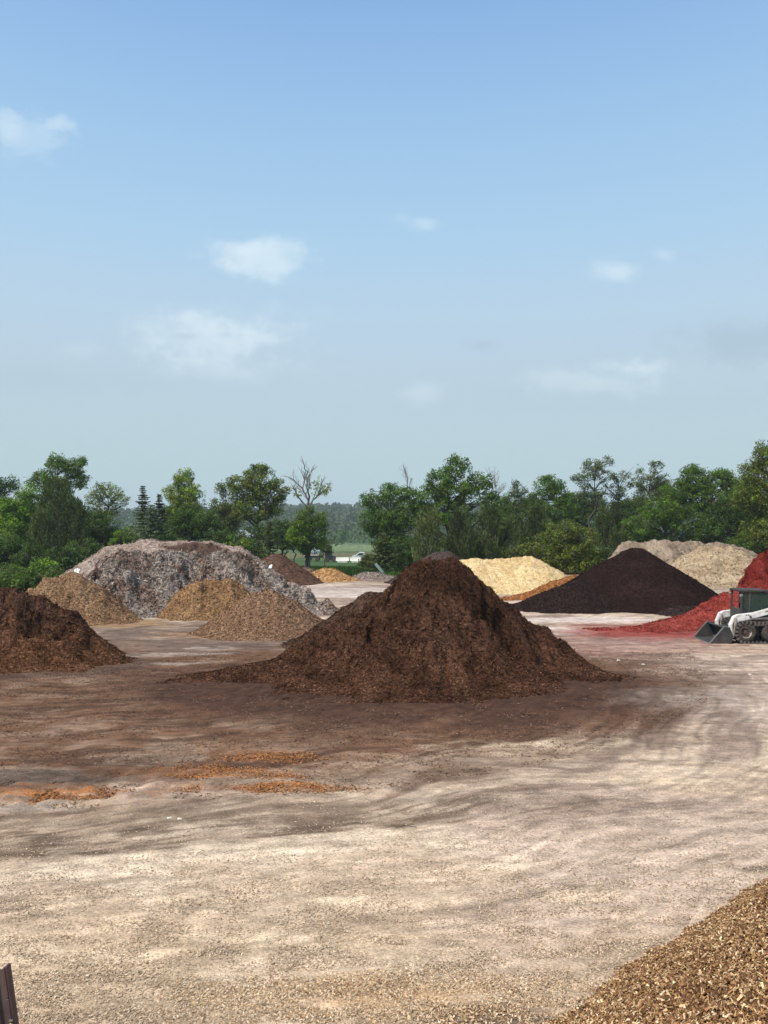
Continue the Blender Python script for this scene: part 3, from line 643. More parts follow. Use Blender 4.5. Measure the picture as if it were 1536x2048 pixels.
# small pale scraps and pebbles on the ground: real stones
def stone(x, y, r, seed):
    rng = random.Random(seed)
    import bmesh
    bm = bmesh.new(); bmesh.ops.create_icosphere(bm, subdivisions=2, radius=r)
    for v in bm.verts:
        k = 1 + rng.uniform(-.18, .18); v.co = Vector((v.co.x * 1.3 * k, v.co.y * k, v.co.z * .55 * k))
    me = bpy.data.meshes.new('stone'); bm.to_mesh(me); bm.free(); me.materials.append(M_STONE)
    return link('stone', me, loc=(x, y, float(terrain(x, y)) + r * .2))
M_STONE = plain_mat('pale_stone', (0.62, 0.58, 0.52), 0.9, var=.3, scale=20)
stones = [(340, 1635, .03, 'white stone above the dark skid mark in the lower left'), (360, 1637, .03, 'second white stone, just right of another above the skid mark'),
          (1236, 1321, .05, 'white stone on the ground right of the largest pile'), (1286, 1329, .045, 'white stone farther right, beside the end of the brown spill'),
          (1499, 1349, .045, 'pale stone on the ground below the loader')]
for i, (a, b, r, lab) in enumerate(stones):
    dd = gd(b); tag(stone(px(a, dd), dd, r, i), lab, 'stone', 'pale stones lying on the yard')

# a dark twig lying in the dust
dd = gd(1655); tv, tq = None, None
TW = MB(); TW.tube((0, 0, .02), (.16, .02, .035), .010, .008, 6); TW.tube((.16, .02, .035), (.34, .0, .02), .008, .004, 6); TW.tube((.10, .012, .03), (.16, .09, .05), .005, .003, 5)
o = TW.build('twig', M_BARK, None, smooth=True); o.location = (px(790, dd), dd, 0.0); tag(o, 'dark twig lying alone on the pale ground below the largest pile', 'twig')

# ------------------------------------------------------------------ trees
def tubes(paths, n=6):
    """paths: list of (points (k,3), radii (k,))"""
    V = []; Fq = []; b = 0
    for pts, rad in paths:
        pts = np.asarray(pts, float); k = len(pts)
        d = np.gradient(pts, axis=0); d /= np.linalg.norm(d, axis=1)[:, None] + 1e-9
        ref = np.where(np.abs(d[:, 2:3]) < .9, np.array([[0, 0, 1.0]]), np.array([[1.0, 0, 0]]))
        a = np.cross(d, ref); a /= np.linalg.norm(a, axis=1)[:, None]; c = np.cross(d, a)
        t = np.arange(n) * 2 * math.pi / n
        ring = pts[:, None, :] + (a[:, None, :] * np.cos(t)[None, :, None] + c[:, None, :] * np.sin(t)[None, :, None]) * np.asarray(rad)[:, None, None]
        V.append(ring.reshape(-1, 3))
        i = np.arange(k - 1)[:, None] * n; j = np.arange(n)[None, :]
        q = np.stack([b + i + j, b + i + (j + 1) % n, b + i + n + (j + 1) % n, b + i + n + j], -1).reshape(-1, 4)
        Fq.append(q); b += k * n
    return np.concatenate(V), np.concatenate(Fq)
def curve(p, q, rng, wob=.12, k=5, sag=0.0):
    p = np.asarray(p, float); q = np.asarray(q, float); t = np.linspace(0, 1, k)[:, None]
    L = np.linalg.norm(q - p)
    w = rng.normal(size=(k, 3)) * wob * L * np.sin(t * math.pi) * .5
    o = p + (q - p) * t + w; o[:, 2] += (sag * L * np.sin(t * math.pi))[:, 0]
    return o
def leaves(centres, radii, counts, size, cols, rng, flat=.75, aspect=.6, upbias=.5):
    V = []; C = []
    for c, r, n, col in zip(centres, radii, counts, cols):
        d = rng.normal(size=(n, 3)); d /= np.linalg.norm(d, axis=1)[:, None]
        rr = r * rng.uniform(.15, 1, n) ** .5
        bump = 1 + .25 * np.sin(d[:, 0] * 5 + c[0] * 3) * np.sin(d[:, 1] * 4 + c[1]) 
        p = c + d * (rr * bump)[:, None] * (1, 1, flat)
        nn = d * .7 + rng.normal(size=(n, 3)) * .6; nn[:, 2] += upbias; nn /= np.linalg.norm(nn, axis=1)[:, None]
        t = rng.normal(size=(n, 3)); t -= (t * nn).sum(1)[:, None] * nn; t /= np.linalg.norm(t, axis=1)[:, None]
        b = np.cross(nn, t); s = size * rng.uniform(.55, 1.25, n)[:, None]
        a = t * s * .5; w = b * s * .5 * aspect
        V.append(np.stack([p - a, p - w + a * .1, p + a, p + w + a * .1], 1).reshape(-1, 3))
        cc = np.asarray(col) * rng.uniform(.7, 1.3, (n, 1)) * (1 + rng.normal(size=(n, 3)) * .05)
        C.append(np.repeat(cc, 4, axis=0))
    V = np.concatenate(V); n = len(V) // 4; o = np.arange(n) * 4
    return V, np.stack([o, o + 1, o + 2, o + 3], 1), np.clip(np.concatenate(C), .002, 1)

GREEN = {'mid': (0.096, 0.163, 0.017), 'dark': (0.062, 0.111, 0.016), 'bright': (0.146, 0.242, 0.019), 'pale': (0.183, 0.222, 0.056), 'olive': (0.131, 0.163, 0.022),
         'cedar': (0.076, 0.104, 0.026), 'blue': (0.124, 0.163, 0.082), 'spruce': (0.091, 0.120, 0.031), 'yellow': (0.183, 0.248, 0.022), 'greyg': (0.116, 0.144, 0.041)}
TG = 'trees of the belt behind the yard'
def tree(name, label, lobes, d, tone, base_px, kind='broad', dens=1.0, clump=(.35, .8), leaf=.17, trunk_r=.2, group=TG, stems=1, bark=None, depth=.8, seed=0, tonevar=.28, cat='tree', fill=1.0, gap=0.0):
    """lobes: crown outline as (px x, px y, px rx, px ry) ellipses at distance d"""
    rng = np.random.default_rng(1000 + seed)
    k = d / F
    bx = px(base_px, d); bz = float(terrain(bx, d))
    root = empty(name, (bx, d, bz - .05), label, cat, group)
    cen = []; rad = []
    for (x, y, rx, ry) in lobes:
        cx, cz, rx, rz = px(x, d) - bx, pz(y, d) - bz, rx * k, ry * k
        ry_ = (rx + rz) * .5 * depth
        vol = rx * rz * ry_
        n = max(5, int(fill * (11 * (rx * rz * ry_) ** .66 / (np.mean(clump) ** 1.5) * .95)))
        q = rng.normal(size=(n, 3)); q /= np.linalg.norm(q, axis=1)[:, None]
        rr = rng.uniform(.15, 1, n) ** .45
        c = q * rr[:, None] * np.array([rx, ry_, rz]) * .92 + np.array([cx, 0, cz])
        r = rng.uniform(*clump, n) * (1 - .35 * (rr > .8))
        r = np.minimum(r, min(rx, rz) * .75 + .1)
        cen.append(c); rad.append(r)
    cen = np.concatenate(cen); rad = np.concatenate(rad)
    ok = cen[:, 2] > .2; cen = cen[ok]; rad = rad[ok]
    if gap:
        ok = rng.uniform(size=len(cen)) > gap; cen = cen[ok]; rad = rad[ok]
    top = cen[:, 2].max()
    base = np.array(GREEN[tone])
    cols = [base * (1 + rng.normal() * tonevar) * np.array([1 + rng.normal() * .08, 1, 1 + rng.normal() * .1]) for _ in cen]
    cnt = np.maximum(8, (dens * 105 * (rad / .7) ** 2 * (.2 / leaf) ** 2)).astype(int)
    V, Q, C = leaves(cen, rad, cnt, leaf, cols, rng)
    # trunk and limbs
    paths = []
    mean = cen.mean(0)
    for s in range(stems):
        tp = np.array([mean[0] + rng.normal() * .3 + (s - (stems - 1) / 2) * .8, rng.normal() * .2, top * .82])
        tr = curve((0.25 * (s - (stems - 1) / 2), 0, -.1), tp, rng, .06, 8)
        paths.append((tr, trunk_r * np.linspace(1, .22, 8) / stems ** .4))
    order = rng.permutation(len(cen))[:min(len(cen), 60)]
    for i in order:
        tr, trr = paths[int(rng.integers(stems))]
        zt = max(.18, min(.95, (cen[i][2] - np.hypot(cen[i][0] - mean[0], cen[i][1]) * .7) / top))
        j = int(round(zt / .82 * 7)); j = min(7, max(1, j))
        q = curve(tr[j], cen[i], rng, .12, 5, .08)
        r0 = trr[j] * .5
        paths.append((q, np.linspace(r0, .018, 5)))
        for _ in range(2):
            e = cen[i] + rng.normal(size=3) * rad[i] * .8
            paths.append((curve(q[3], e, rng, .1, 3), np.linspace(.025, .01, 3)))
    tv, tq = tubes(paths, 5)
    link('trunk', make_mesh('trunk', tv, [tq], bark or M_BARK, smooth=True), root)
    link('crown', make_mesh('crown', V, [Q], M_LEAF, C), root)
    return root

def conifer(name, label, xp, ytop, wpx, d, tone, style='spruce', seed=0, group=TG, ybase=None, dens=1.0, leaf=.17):
    rng = np.random.default_rng(2000 + seed); k = d / F
    bx = px(xp, d); bz = float(terrain(bx, d)); root = empty(name, (bx, d, bz - .05), label, 'tree', group)
    H = pz(ytop, d) - bz; Rm = wpx * .5 * k
    base = np.array(GREEN[tone]); V = []; C = []; paths = [(curve((0, 0, -.1), (rng.normal() * .1, 0, H * .97), rng, .01, 6), np.linspace(.16, .02, 6))]
    P = []; T = []
    if style == 'spruce':
        z = .3
        while z < H - .15:
            fr = z / H; r = Rm * (1 - fr) ** .85 * rng.uniform(.7, 1.2) + .08
            nb = int(9 + 9 * (1 - fr))
            for b in range(nb):
                a = rng.uniform(0, 2 * math.pi); L = r * rng.uniform(.5, 1.25)
                n = max(3, int(L / .085 * dens)); t = np.linspace(.12, 1, n)
                x = np.cos(a) * L * t; y = np.sin(a) * L * t; zz = z - .22 * L * t + .22 * L * t ** 3
                for rep in range(4):
                    sp = rng.normal(size=(n, 3)) * np.array([.09, .09, .035]) * (1.25 - t)[:, None] * 1.2
                    P.append(np.stack([x, y, zz], 1) + sp); T.append(np.tile([math.cos(a), math.sin(a), -.15], (n, 1)) + rng.normal(size=(n, 3)) * .5)
                if b % 3 == 0: paths.append((np.stack([x, y, zz], 1)[[0, n // 2, n - 1]], np.array([.03, .02, .008])))
            z += (.16 + .12 * (1 - fr)) * rng.uniform(.5, 1.4)
    else:   # cedar: many upswept feathery sprays
        n_sp = int(210 * (H * Rm) ** .75 / 3.5 * dens)
        for b in range(n_sp):
            z0 = H * rng.uniform(.02, .93); fr = z0 / H
            prof = (math.sin(min(1, fr * 1.5 + .22) * math.pi * .5)) * (1 - fr) ** .62 * 1.25
            r = Rm * prof * rng.uniform(.55, 1.12); a = rng.uniform(0, 2 * math.pi)
            L = rng.uniform(.6, 1.3); n = int(L / .07)
            t = np.linspace(0, 1, n)
            x = np.cos(a) * (r * .75 + t * .28 * L); y = np.sin(a) * (r * .75 + t * .28 * L); zz = z0 + t * L * .85 - .2
            sp = rng.normal(size=(n, 3)) * np.array([.10, .10, .05]) * (1.2 - t)[:, None]
            P.append(np.stack([x, y, zz], 1) + sp); T.append(np.tile([math.cos(a) * .35, math.sin(a) * .35, 1], (n, 1)) + rng.normal(size=(n, 3)) * .35)
            sp = rng.normal(size=(n, 3)) * np.array([.14, .14, .06]) * (1.2 - t)[:, None]
            P.append(np.stack([x, y, zz], 1) + sp); T.append(np.tile([math.cos(a) * .35, math.sin(a) * .35, 1], (n, 1)) + rng.normal(size=(n, 3)) * .35)
            if b % 5 == 0: paths.append((np.array([[0, 0, max(.1, z0 - r * .6)], [x[0] * .6, y[0] * .6, z0 - .2], [x[-1], y[-1], zz[-1]]]), np.array([.03, .02, .008])))
    P = np.concatenate(P); T = np.concatenate(T); ok = P[:, 2] > .02; P = P[ok]; T = T[ok]
    T /= np.linalg.norm(T, axis=1)[:, None]; n = len(P)
    nn = rng.normal(size=(n, 3)); nn[:, 2] += .4; nn -= (nn * T).sum(1)[:, None] * T; nn /= np.linalg.norm(nn, axis=1)[:, None]
    b = np.cross(nn, T); s = leaf * rng.uniform(.7, 1.4, n)[:, None]
    Vv = np.stack([P - T * s * .5, P - b * s * .2, P + T * s * .5, P + b * s * .2], 1).reshape(-1, 3)
    g = vnoise(P[:, 0] * 1.5 + P[:, 2] * .7, P[:, 1] * 1.5 + P[:, 2], seed)
    cc = base * (.45 + 1.1 * g)[:, None] * rng.uniform(.8, 1.25, (n, 1))
    o = np.arange(n) * 4
    tv, tq = tubes(paths, 5)
    link('trunk', make_mesh('trunk', tv, [tq], M_BARK, smooth=True), root)
    link('crown', make_mesh('crown', Vv, [np.stack([o, o + 1, o + 2, o + 3], 1)], M_NEEDLE, np.repeat(cc, 4, axis=0)), root)
    return root

def bare_paths(rng, start, end, r, depth, spread, out, wob=.08):
    c = curve(start, end, rng, wob, 6); out.append((c, np.linspace(r, r * .55, 6)))
    if depth == 0: return
    L = np.linalg.norm(np.asarray(end) - np.asarray(start)); dirv = (c[-1] - c[-2]); dirv /= np.linalg.norm(dirv)
    for j, rr in ((5, .62), (5, .5), (4, .42), (3, .38), (2, .3)):
        v = dirv + rng.normal(size=3) * spread; v[2] += .25; v /= np.linalg.norm(v)
        bare_paths(rng, c[j], c[j] + v * L * rng.uniform(.45, .72), r * rr, depth - 1, spread, out, wob)

def bare_tree(label, xp, ytop, ybot, d, seed, r=.13, spread=.42, depth=4, leafs=None, group=TG, limbs=None, bark=None):
    rng = np.random.default_rng(3000 + seed); k = d / F
    bx = px(xp, d); bz = float(terrain(bx, d)); root = empty('bare_tree', (bx, d, bz - .05), label, 'tree', group)
    out = []
    zb = pz(ybot, d) - bz
    out.append((curve((0, 0, -.1), (0, 0, zb), rng, .02, 5), np.linspace(r * 1.3, r, 5)))
    H = pz(ytop, d) - bz
    if limbs is None: limbs = [(0, .45 * (H - zb), depth)]
    for (dx, dz, dp) in limbs:
        bare_paths(rng, (0, 0, zb), (dx, rng.normal() * .2, zb + dz), r * .8, dp, spread, out)
    tv, tq = tubes(out, 5)
    link('trunk', make_mesh('trunk', tv, [tq], bark or M_PALEBARK, smooth=True), root)
    if leafs:
        cs = np.array([(px(a, d) - bx, rng.normal() * .4, pz(b, d) - bz) for a, b, _ in leafs]); rs = np.array([c * k for _, _, c in leafs])
        C2 = []; R2 = []
        for c, r_ in zip(cs, rs):
            for _ in range(9): C2.append(c + rng.normal(size=3) * r_ * .55); R2.append(r_ * .36)
        V, Q, C = leaves(C2, R2, [16] * len(C2), .17, [np.array(GREEN['pale']) * (1.4 + rng.normal() * .1) for _ in C2], rng)
        link('crown', make_mesh('crown', V, [Q], M_LEAF, C), root)
    return root

# -- left of the gap
T = tree
T('broadleaf_tree', 'dark broadleaf tree at the left edge, sky showing between its top clumps', [(-15, 1000, 40, 55), (15, 968, 26, 20), (-5, 1060, 50, 50)], 78, 'dark', -5, seed=1, gap=.1)
T('broadleaf_tree', 'tallest tree on the left, broad ragged crown leaning right', [(118, 950, 42, 42), (150, 930, 24, 18), (80, 965, 26, 26), (160, 958, 18, 22), (110, 1010, 55, 45), (115, 918, 20, 13), (165, 920, 10, 12)], 82, 'mid', 112, seed=2, trunk_r=.28, leaf=.19, gap=.05)
T('broadleaf_tree', 'lighter green tree low between the left edge and the tallest left tree', [(45, 1010, 40, 35), (55, 985, 24, 18), (35, 1060, 45, 45), (15, 1020, 25, 30)], 76, 'bright', 42, seed=3)
conifer('cedar_tree', 'tall dark feathery cedar in front of the tallest left tree', 115, 950, 125, 70, 'cedar', 'cedar', 4)
conifer('cedar_tree', 'dark cedar leaning into the gap right of the tallest left tree', 152, 1000, 80, 69, 'cedar', 'cedar', 5)
conifer('cedar_tree', 'short dark green cedar above the left end of the grey heap', 88, 1010, 80, 66, 'spruce', 'cedar', 6)
T('broadleaf_tree', 'airy pale green tree with spreading twigs, right of the tallest left tree', [(215, 985, 42, 20), (190, 1000, 24, 20), (240, 1000, 22, 22), (215, 1020, 30, 22), (208, 972, 20, 12)], 80, 'pale', 216, seed=7, dens=.62, clump=(.25, .5), leaf=.16, trunk_r=.17, gap=.12)
T('broadleaf_tree', 'dense dark growth under the airy pale tree', [(205, 1055, 40, 38), (230, 1075, 30, 25), (175, 1075, 35, 35)], 74, 'dark', 205, seed=8, group=TG)
T('shrub', 'bright green bush beside the blue spruce', [(252, 1072, 26, 20), (235, 1085, 22, 15)], 72, 'bright', 250, seed=9, cat='shrub', clump=(.25, .5))
conifer('spruce_tree', 'slim dark spruce, taller of the two spires above the blue spruce', 286, 968, 80, 79, 'cedar', 'spruce', 10)
conifer('spruce_tree', 'slim dark spruce, shorter of the two spires above the blue spruce', 319, 984, 64, 80, 'cedar', 'spruce', 11)
conifer('spruce_tree', 'blue grey spruce with wide low branches behind the grey heap', 303, 1003, 120, 66, 'blue', 'spruce', 12)
T('broadleaf_tree', 'yellow green tree with a knobbly pointed top above the grey heap', [(366, 955, 24, 22), (350, 985, 26, 26), (385, 985, 30, 24), (375, 1015, 45, 30)], 80, 'yellow', 370, seed=13, clump=(.35, .75))
T('broadleaf_tree', 'dark rounded tree in front of the yellow green one', [(390, 1040, 46, 42), (360, 1055, 34, 30), (420, 1060, 30, 34)], 76, 'dark', 392, seed=14)
T('broadleaf_tree', 'big olive green tree with a domed crown left of the dead tree', [(520, 960, 42, 34), (495, 985, 48, 32), (550, 980, 30, 30), (510, 1015, 56, 32), (520, 940, 26, 14), (555, 1010, 22, 22), (470, 965, 16, 18)], 84, 'olive', 515, seed=15, trunk_r=.26, gap=.1, leaf=.19)
T('broadleaf_tree', 'thin grey green tree on the left flank of the big olive tree', [(440, 980, 18, 18), (436, 1010, 18, 25), (458, 1020, 26, 36), (450, 1050, 34, 24)], 88, 'greyg', 447, seed=16, dens=.75, gap=.15, trunk_r=.15, clump=(.3, .65))
T('broadleaf_tree', 'lower leafy tree with a dark trunk beneath the big olive tree', [(560, 1060, 30, 26), (515, 1065, 24, 22), (580, 1080, 26, 28)], 80, 'dark', 566, seed=17, trunk_r=.18)
conifer('spruce_tree', 'olive spruce standing behind the right part of the grey heap', 539, 1038, 74, 66, 'spruce', 'spruce', 18)
T('shrub', 'small bright bush behind the top of the grey heap', [(482, 1088, 22, 12), (460, 1092, 18, 10)], 66, 'yellow', 480, seed=19, cat='shrub', clump=(.25, .45))
T('broadleaf_tree', 'green tree wrapped round the foot of the dead tree', [(612, 1035, 26, 26), (600, 1062, 32, 30), (635, 1065, 22, 34), (645, 1040, 14, 18), (615, 1090, 28, 22)], 71, 'mid', 612, seed=20, clump=(.3, .65), trunk_r=.22)
T('broadleaf_tree', 'bright leaved young tree left of the dead tree', [(590, 1070, 22, 22), (598, 1050, 14, 12)], 69, 'bright', 590, seed=21, clump=(.3, .55), trunk_r=.1)
bare_tree('dead tree with bare forked limbs and a tuft of pale leaves on its right side', 617, 933, 1015, 73, 2, r=.15, spread=.34, limbs=[(-.55, 1.9, 3), (-1.0, 1.1, 2), (.9, 1.2, 3), (-.1, 2.6, 2)],
          leafs=[(640, 975, 14), (650, 985, 12), (632, 970, 10), (594, 988, 7), (655, 978, 9)])
# -- right of the gap
T('broadleaf_tree', 'rounded broadleaf tree on the right side of the gap', [(745, 1000, 28, 24), (785, 985, 32, 26), (740, 1040, 26, 34), (785, 1040, 46, 40), (820, 1000, 30, 30), (785, 1085, 55, 28)], 74, 'mid', 780, seed=30, trunk_r=.25, clump=(.4, .8))
T('broadleaf_tree', 'tallest tree in the middle, with a knobbly peaked crown and sky holes', [(915, 935, 34, 28), (880, 960, 36, 28), (960, 962, 32, 24), (920, 985, 60, 34), (860, 990, 34, 30), (980, 1005, 26, 28), (900, 1030, 75, 34), (845, 1030, 38, 36), (912, 915, 14, 9)], 74, 'mid', 905, seed=31, trunk_r=.32, gap=.1, clump=(.32, .7), leaf=.2)
conifer('spruce_tree', 'brownish spruce at the foot of the rounded tree beside the gap', 766, 1058, 84, 66, 'spruce', 'spruce', 32)
conifer('cedar_tree', 'pale olive cedar right behind the largest pile', 858, 1018, 84, 64, 'greyg', 'cedar', 33)
conifer('cedar_tree', 'dark cedar right of the pale olive cedar', 922, 1015, 80, 66, 'cedar', 'cedar', 34)
conifer('cedar_tree', 'tall dark cedar under the right side of the tallest middle tree', 978, 1008, 90, 67, 'cedar', 'cedar', 35)
conifer('cedar_tree', 'dark cedar farther right, behind the blond pile', 1030, 1030, 90, 68, 'cedar', 'cedar', 36)
bare_tree('small bare twiggy tree rising above the rounded tree beside the gap', 815, 922, 985, 80, 5, r=.07, spread=.4, limbs=[(0, 1.5, 3), (.3, 1.0, 2)])
bare_tree('thin half bare tree at the right shoulder of the tallest middle tree', 990, 930, 1010, 80, 6, r=.08, spread=.36, limbs=[(.1, 1.9, 3), (.4, 1.2, 3), (-.2, .9, 2)])
T('broadleaf_tree', 'slender airy tree just right of the tallest middle tree', [(1036, 985, 22, 18), (1040, 1010, 24, 26), (1030, 968, 12, 10)], 80, 'greyg', 1037, seed=37, dens=.7, gap=.2, clump=(.25, .55), trunk_r=.13)
T('broadleaf_tree', 'green spreading tree behind the yellow green bush', [(1095, 970, 34, 24), (1120, 985, 30, 28), (1075, 1000, 26, 26), (1110, 1020, 50, 35)], 80, 'mid', 1105, seed=38, clump=(.35, .7), gap=.06)
T('broadleaf_tree', 'tall thin limbed tree with layered airy foliage behind the black brown cone', [(1185, 930, 30, 16), (1165, 955, 26, 18), (1205, 950, 26, 16), (1180, 985, 34, 22), (1215, 920, 12, 10)], 82, 'greyg', 1176, seed=39, dens=.7, gap=.22, clump=(.25, .6), trunk_r=.2)
T('broadleaf_tree', 'airy tree with a straight dark trunk right of the tall thin limbed one', [(1240, 952, 26, 14), (1230, 980, 28, 18), (1245, 1005, 26, 22), (1262, 965, 14, 12)], 83, 'greyg', 1238, seed=40, dens=.65, gap=.25, clump=(.25, .6), trunk_r=.18)
T('broadleaf_tree', 'two topped airy tree above the grey soil bank', [(1275, 940, 12, 14), (1310, 935, 20, 16), (1300, 965, 40, 20), (1330, 960, 16, 16), (1290, 995, 36, 22)], 82, 'greyg', 1298, seed=41, dens=.75, gap=.18, clump=(.28, .6), trunk_r=.18)
T('broadleaf_tree', 'wide dense bright crowned tree above the sand pile', [(1395, 962, 50, 28), (1445, 956, 36, 22), (1360, 982, 42, 30), (1420, 1000, 66, 34), (1385, 942, 30, 14), (1470, 975, 26, 24)], 76, 'mid', 1400, seed=42, trunk_r=.28, clump=(.4, .85))
T('broadleaf_tree', 'rounded green tree low above the soil bank', [(1320, 1025, 46, 32), (1370, 1040, 50, 34), (1290, 1045, 34, 30)], 72, 'mid', 1335, seed=43, clump=(.4, .8))
T('broadleaf_tree', 'dark rounded tree between the wide bright tree and the right edge tree', [(1455, 1025, 40, 34), (1425, 1055, 46, 30), (1490, 1055, 40, 30)], 71, 'dark', 1455, seed=44)
T('broadleaf_tree', 'huge tree at the right edge, rising above all the others', [(1545, 915, 44, 44), (1512, 950, 34, 40), (1495, 990, 34, 36), (1560, 990, 60, 60), (1510, 1010, 34, 40), (1530, 1060, 50, 40), (1570, 900, 40, 36)], 66, 'olive', 1545, seed=45, trunk_r=.35, clump=(.4, .8))
T('shrub', 'tall yellow green bush in front of the belt behind the blond and black brown piles', [(1130, 1062, 42, 28), (1165, 1080, 38, 30), (1095, 1088, 36, 26), (1140, 1105, 60, 26), (1105, 1125, 50, 24), (1170, 1125, 50, 24), (1140, 1135, 60, 16)], 64, 'olive', 1135, seed=46, cat='shrub', clump=(.3, .6))
T('shrub', 'low olive bush right behind the blond pile', [(1060, 1098, 36, 16), (1035, 1108, 30, 14), (1085, 1112, 34, 14)], 62, 'olive', 1060, seed=47, cat='shrub', clump=(.25, .5))
conifer('cedar_tree', 'dark cedar between the yellow green bush and the black brown cone', 1215, 1005, 90, 68, 'cedar', 'cedar', 48)
conifer('cedar_tree', 'dark slim cedar behind the left side of the yellow green bush', 1075, 1010, 80, 70, 'cedar', 'cedar', 49)
T('shrub', 'green bush on top of the bank behind the soil pile, left part', [(1265, 1055, 36, 26), (1235, 1075, 34, 26)], 70, 'mid', 1250, seed=50, cat='shrub')
for i, (lobes, dd, tn, xp, lab) in enumerate([
    ([(1150, 1010, 40, 34), (1170, 1040, 44, 30), (1190, 1005, 26, 24)], 92, 'dark', 1160, 'dark round tree seen between the trunks left of the tall thin limbed tree'),
    ([(1255, 1025, 44, 28), (1225, 1045, 36, 26), (1275, 1010, 26, 22)], 92, 'dark', 1250, 'dark low tree behind the airy tree with the straight trunk'),
    ([(1335, 985, 34, 26), (1345, 1015, 40, 34)], 90, 'mid', 1340, 'green tree filling the gap left of the wide bright crowned tree'),
    ([(1470, 990, 34, 34), (1490, 1030, 40, 40)], 84, 'mid', 1475, 'green tree filling the gap left of the huge right edge tree'),
    ([(1065, 1015, 34, 34), (1085, 1050, 40, 30)], 88, 'dark', 1070, 'dark tree behind the dark slim cedar'),
    ([(1012, 1010, 24, 26), (1005, 1045, 36, 36)], 86, 'mid', 1008, 'green tree at the right foot of the tallest middle tree'),
    ([(345, 1030, 30, 30), (330, 1055, 36, 30)], 92, 'dark', 340, 'dark tree behind the blue grey spruce'),
    ([(60, 1040, 50, 40), (20, 1030, 40, 40)], 90, 'dark', 40, 'dark tree far back at the left edge'),
    ([(190, 1050, 36, 34), (165, 1035, 26, 34)], 90, 'dark', 180, 'dark tree behind the cedar that leans into the gap'),
    ([(450, 1040, 36, 40), (470, 1075, 36, 24)], 94, 'greyg', 455, 'grey green tree far back under the thin grey green one')]):
    T('broadleaf_tree', lab, lobes, dd, tn, xp, seed=90 + i, clump=(.45, .9))
# understorey, each bush its own
for i, (x, y, rx, ry, dd, tn, lab) in enumerate([
    (22, 1150, 46, 26, 56, 'mid', 'leafy bush behind the dark left pile, at the very left'), (90, 1140, 36, 26, 57, 'bright', 'leafy green bush just left of the golden tan pile top'),
    (8, 1163, 40, 20, 47, 'mid', 'low bush peeping over the dark left pile at the left edge'), (62, 1160, 34, 16, 48, 'dark', 'low dark bush in the notch between the dark left pile and the golden tan one'), (112, 1150, 26, 14, 50, 'mid', 'low bush behind the top of the golden tan pile'),
    (60, 1112, 40, 26, 60, 'dark', 'dark bush behind the two leafy bushes on the left'), (130, 1110, 40, 22, 62, 'dark', 'dark bush behind the left tip of the grey heap'),
    (170, 1095, 40, 22, 66, 'dark', 'dark bush above the left slope of the grey heap'), (10, 1095, 40, 34, 64, 'dark', 'dark tall bush at the left edge under the trees'),
    (440, 1078, 36, 20, 72, 'dark', 'dark bush under the thin grey green tree'), (500, 1095, 30, 22, 74, 'dark', 'dark bush under the big olive tree'),
    (650, 1092, 14, 14, 100, 'mid', 'small bush at the right foot of the dead tree'), (738, 1118, 20, 12, 68, 'greyg', 'scrubby grey green bush at the foot of the brownish spruce'),
    (820, 1100, 40, 30, 70, 'dark', 'dark bush between the brownish spruce and the pale olive cedar'), (900, 1105, 44, 30, 70, 'dark', 'dark bush under the tallest middle tree'),
    (965, 1100, 44, 30, 70, 'dark', 'dark bush left of the blond pile top'), (1195, 1110, 36, 26, 66, 'dark', 'dark bush left of the black brown cone top'),
    (1310, 1075, 44, 22, 72, 'dark', 'dark bush behind the flat top of the soil bank'), (1400, 1078, 50, 18, 72, 'dark', 'dark bush behind the sand pile top'),
    (1490, 1085, 44, 26, 70, 'mid', 'green bush between the sand pile and the red pile'), (1545, 1090, 44, 30, 66, 'dark', 'dark bush behind the top of the red pile'),
    (330, 1078, 44, 18, 72, 'dark', 'dark bush behind the middle of the pinkish tan mound')]):
    T('shrub', lab, [(x, y, rx, ry), (x + rx * .4, y + ry * .6, rx * .8, ry * .8), (x - rx * .4, y + ry * .6, rx * .8, ry * .8)], dd, tn, x, seed=60 + i, cat='shrub', group='bushes along the foot of the tree belt', clump=(.3, .65), trunk_r=.07)

# tall grass along the yard's far edge
def grass():
    rng = np.random.default_rng(71); n = 26000
    X = rng.uniform(-14, 2.5, n); Y = rng.uniform(60.5, 98, n)
    edge = np.interp(X, [-60, -26, -12, -9, -6, -1, 1, 6, 20, 60], [62, 62, 62, 62, 61.5, 60.5, 60, 58, 70, 70])
    ok = Y > edge; X = X[ok]; Y = Y[ok]; n = len(X); Z = terrain(X, Y)
    h = rng.uniform(.12, .42, n) * (.6 + .8 * fbm(X / 2, Y / 2, 9, 3)); a = rng.uniform(0, 6.28, n); w = .06
    lean = rng.normal(size=(n, 2)) * .12
    p0 = np.stack([X - np.cos(a) * w, Y - np.sin(a) * w, Z], 1); p1 = np.stack([X + np.cos(a) * w, Y + np.sin(a) * w, Z], 1); p2 = np.stack([X + lean[:, 0], Y + lean[:, 1], Z + h], 1)
    V = np.stack([p0, p1, p2], 1).reshape(-1, 3); o = np.arange(n) * 3
    c = np.array((.07, .15, .02)) * rng.uniform(.6, 1.3, (n, 1)); g = fbm(X / 3, Y / 3, 10, 3)[:, None]; c = np.where(g > .52, c * np.array((.55, .5, .8)), c)
    tag(link('grass', make_mesh('grass', V, [np.stack([o, o + 1, o + 2], 1)], M_LEAF, np.repeat(c, 3, axis=0))), 'tall green grass beyond the far edge of the yard', 'grass', kind='stuff')
grass()

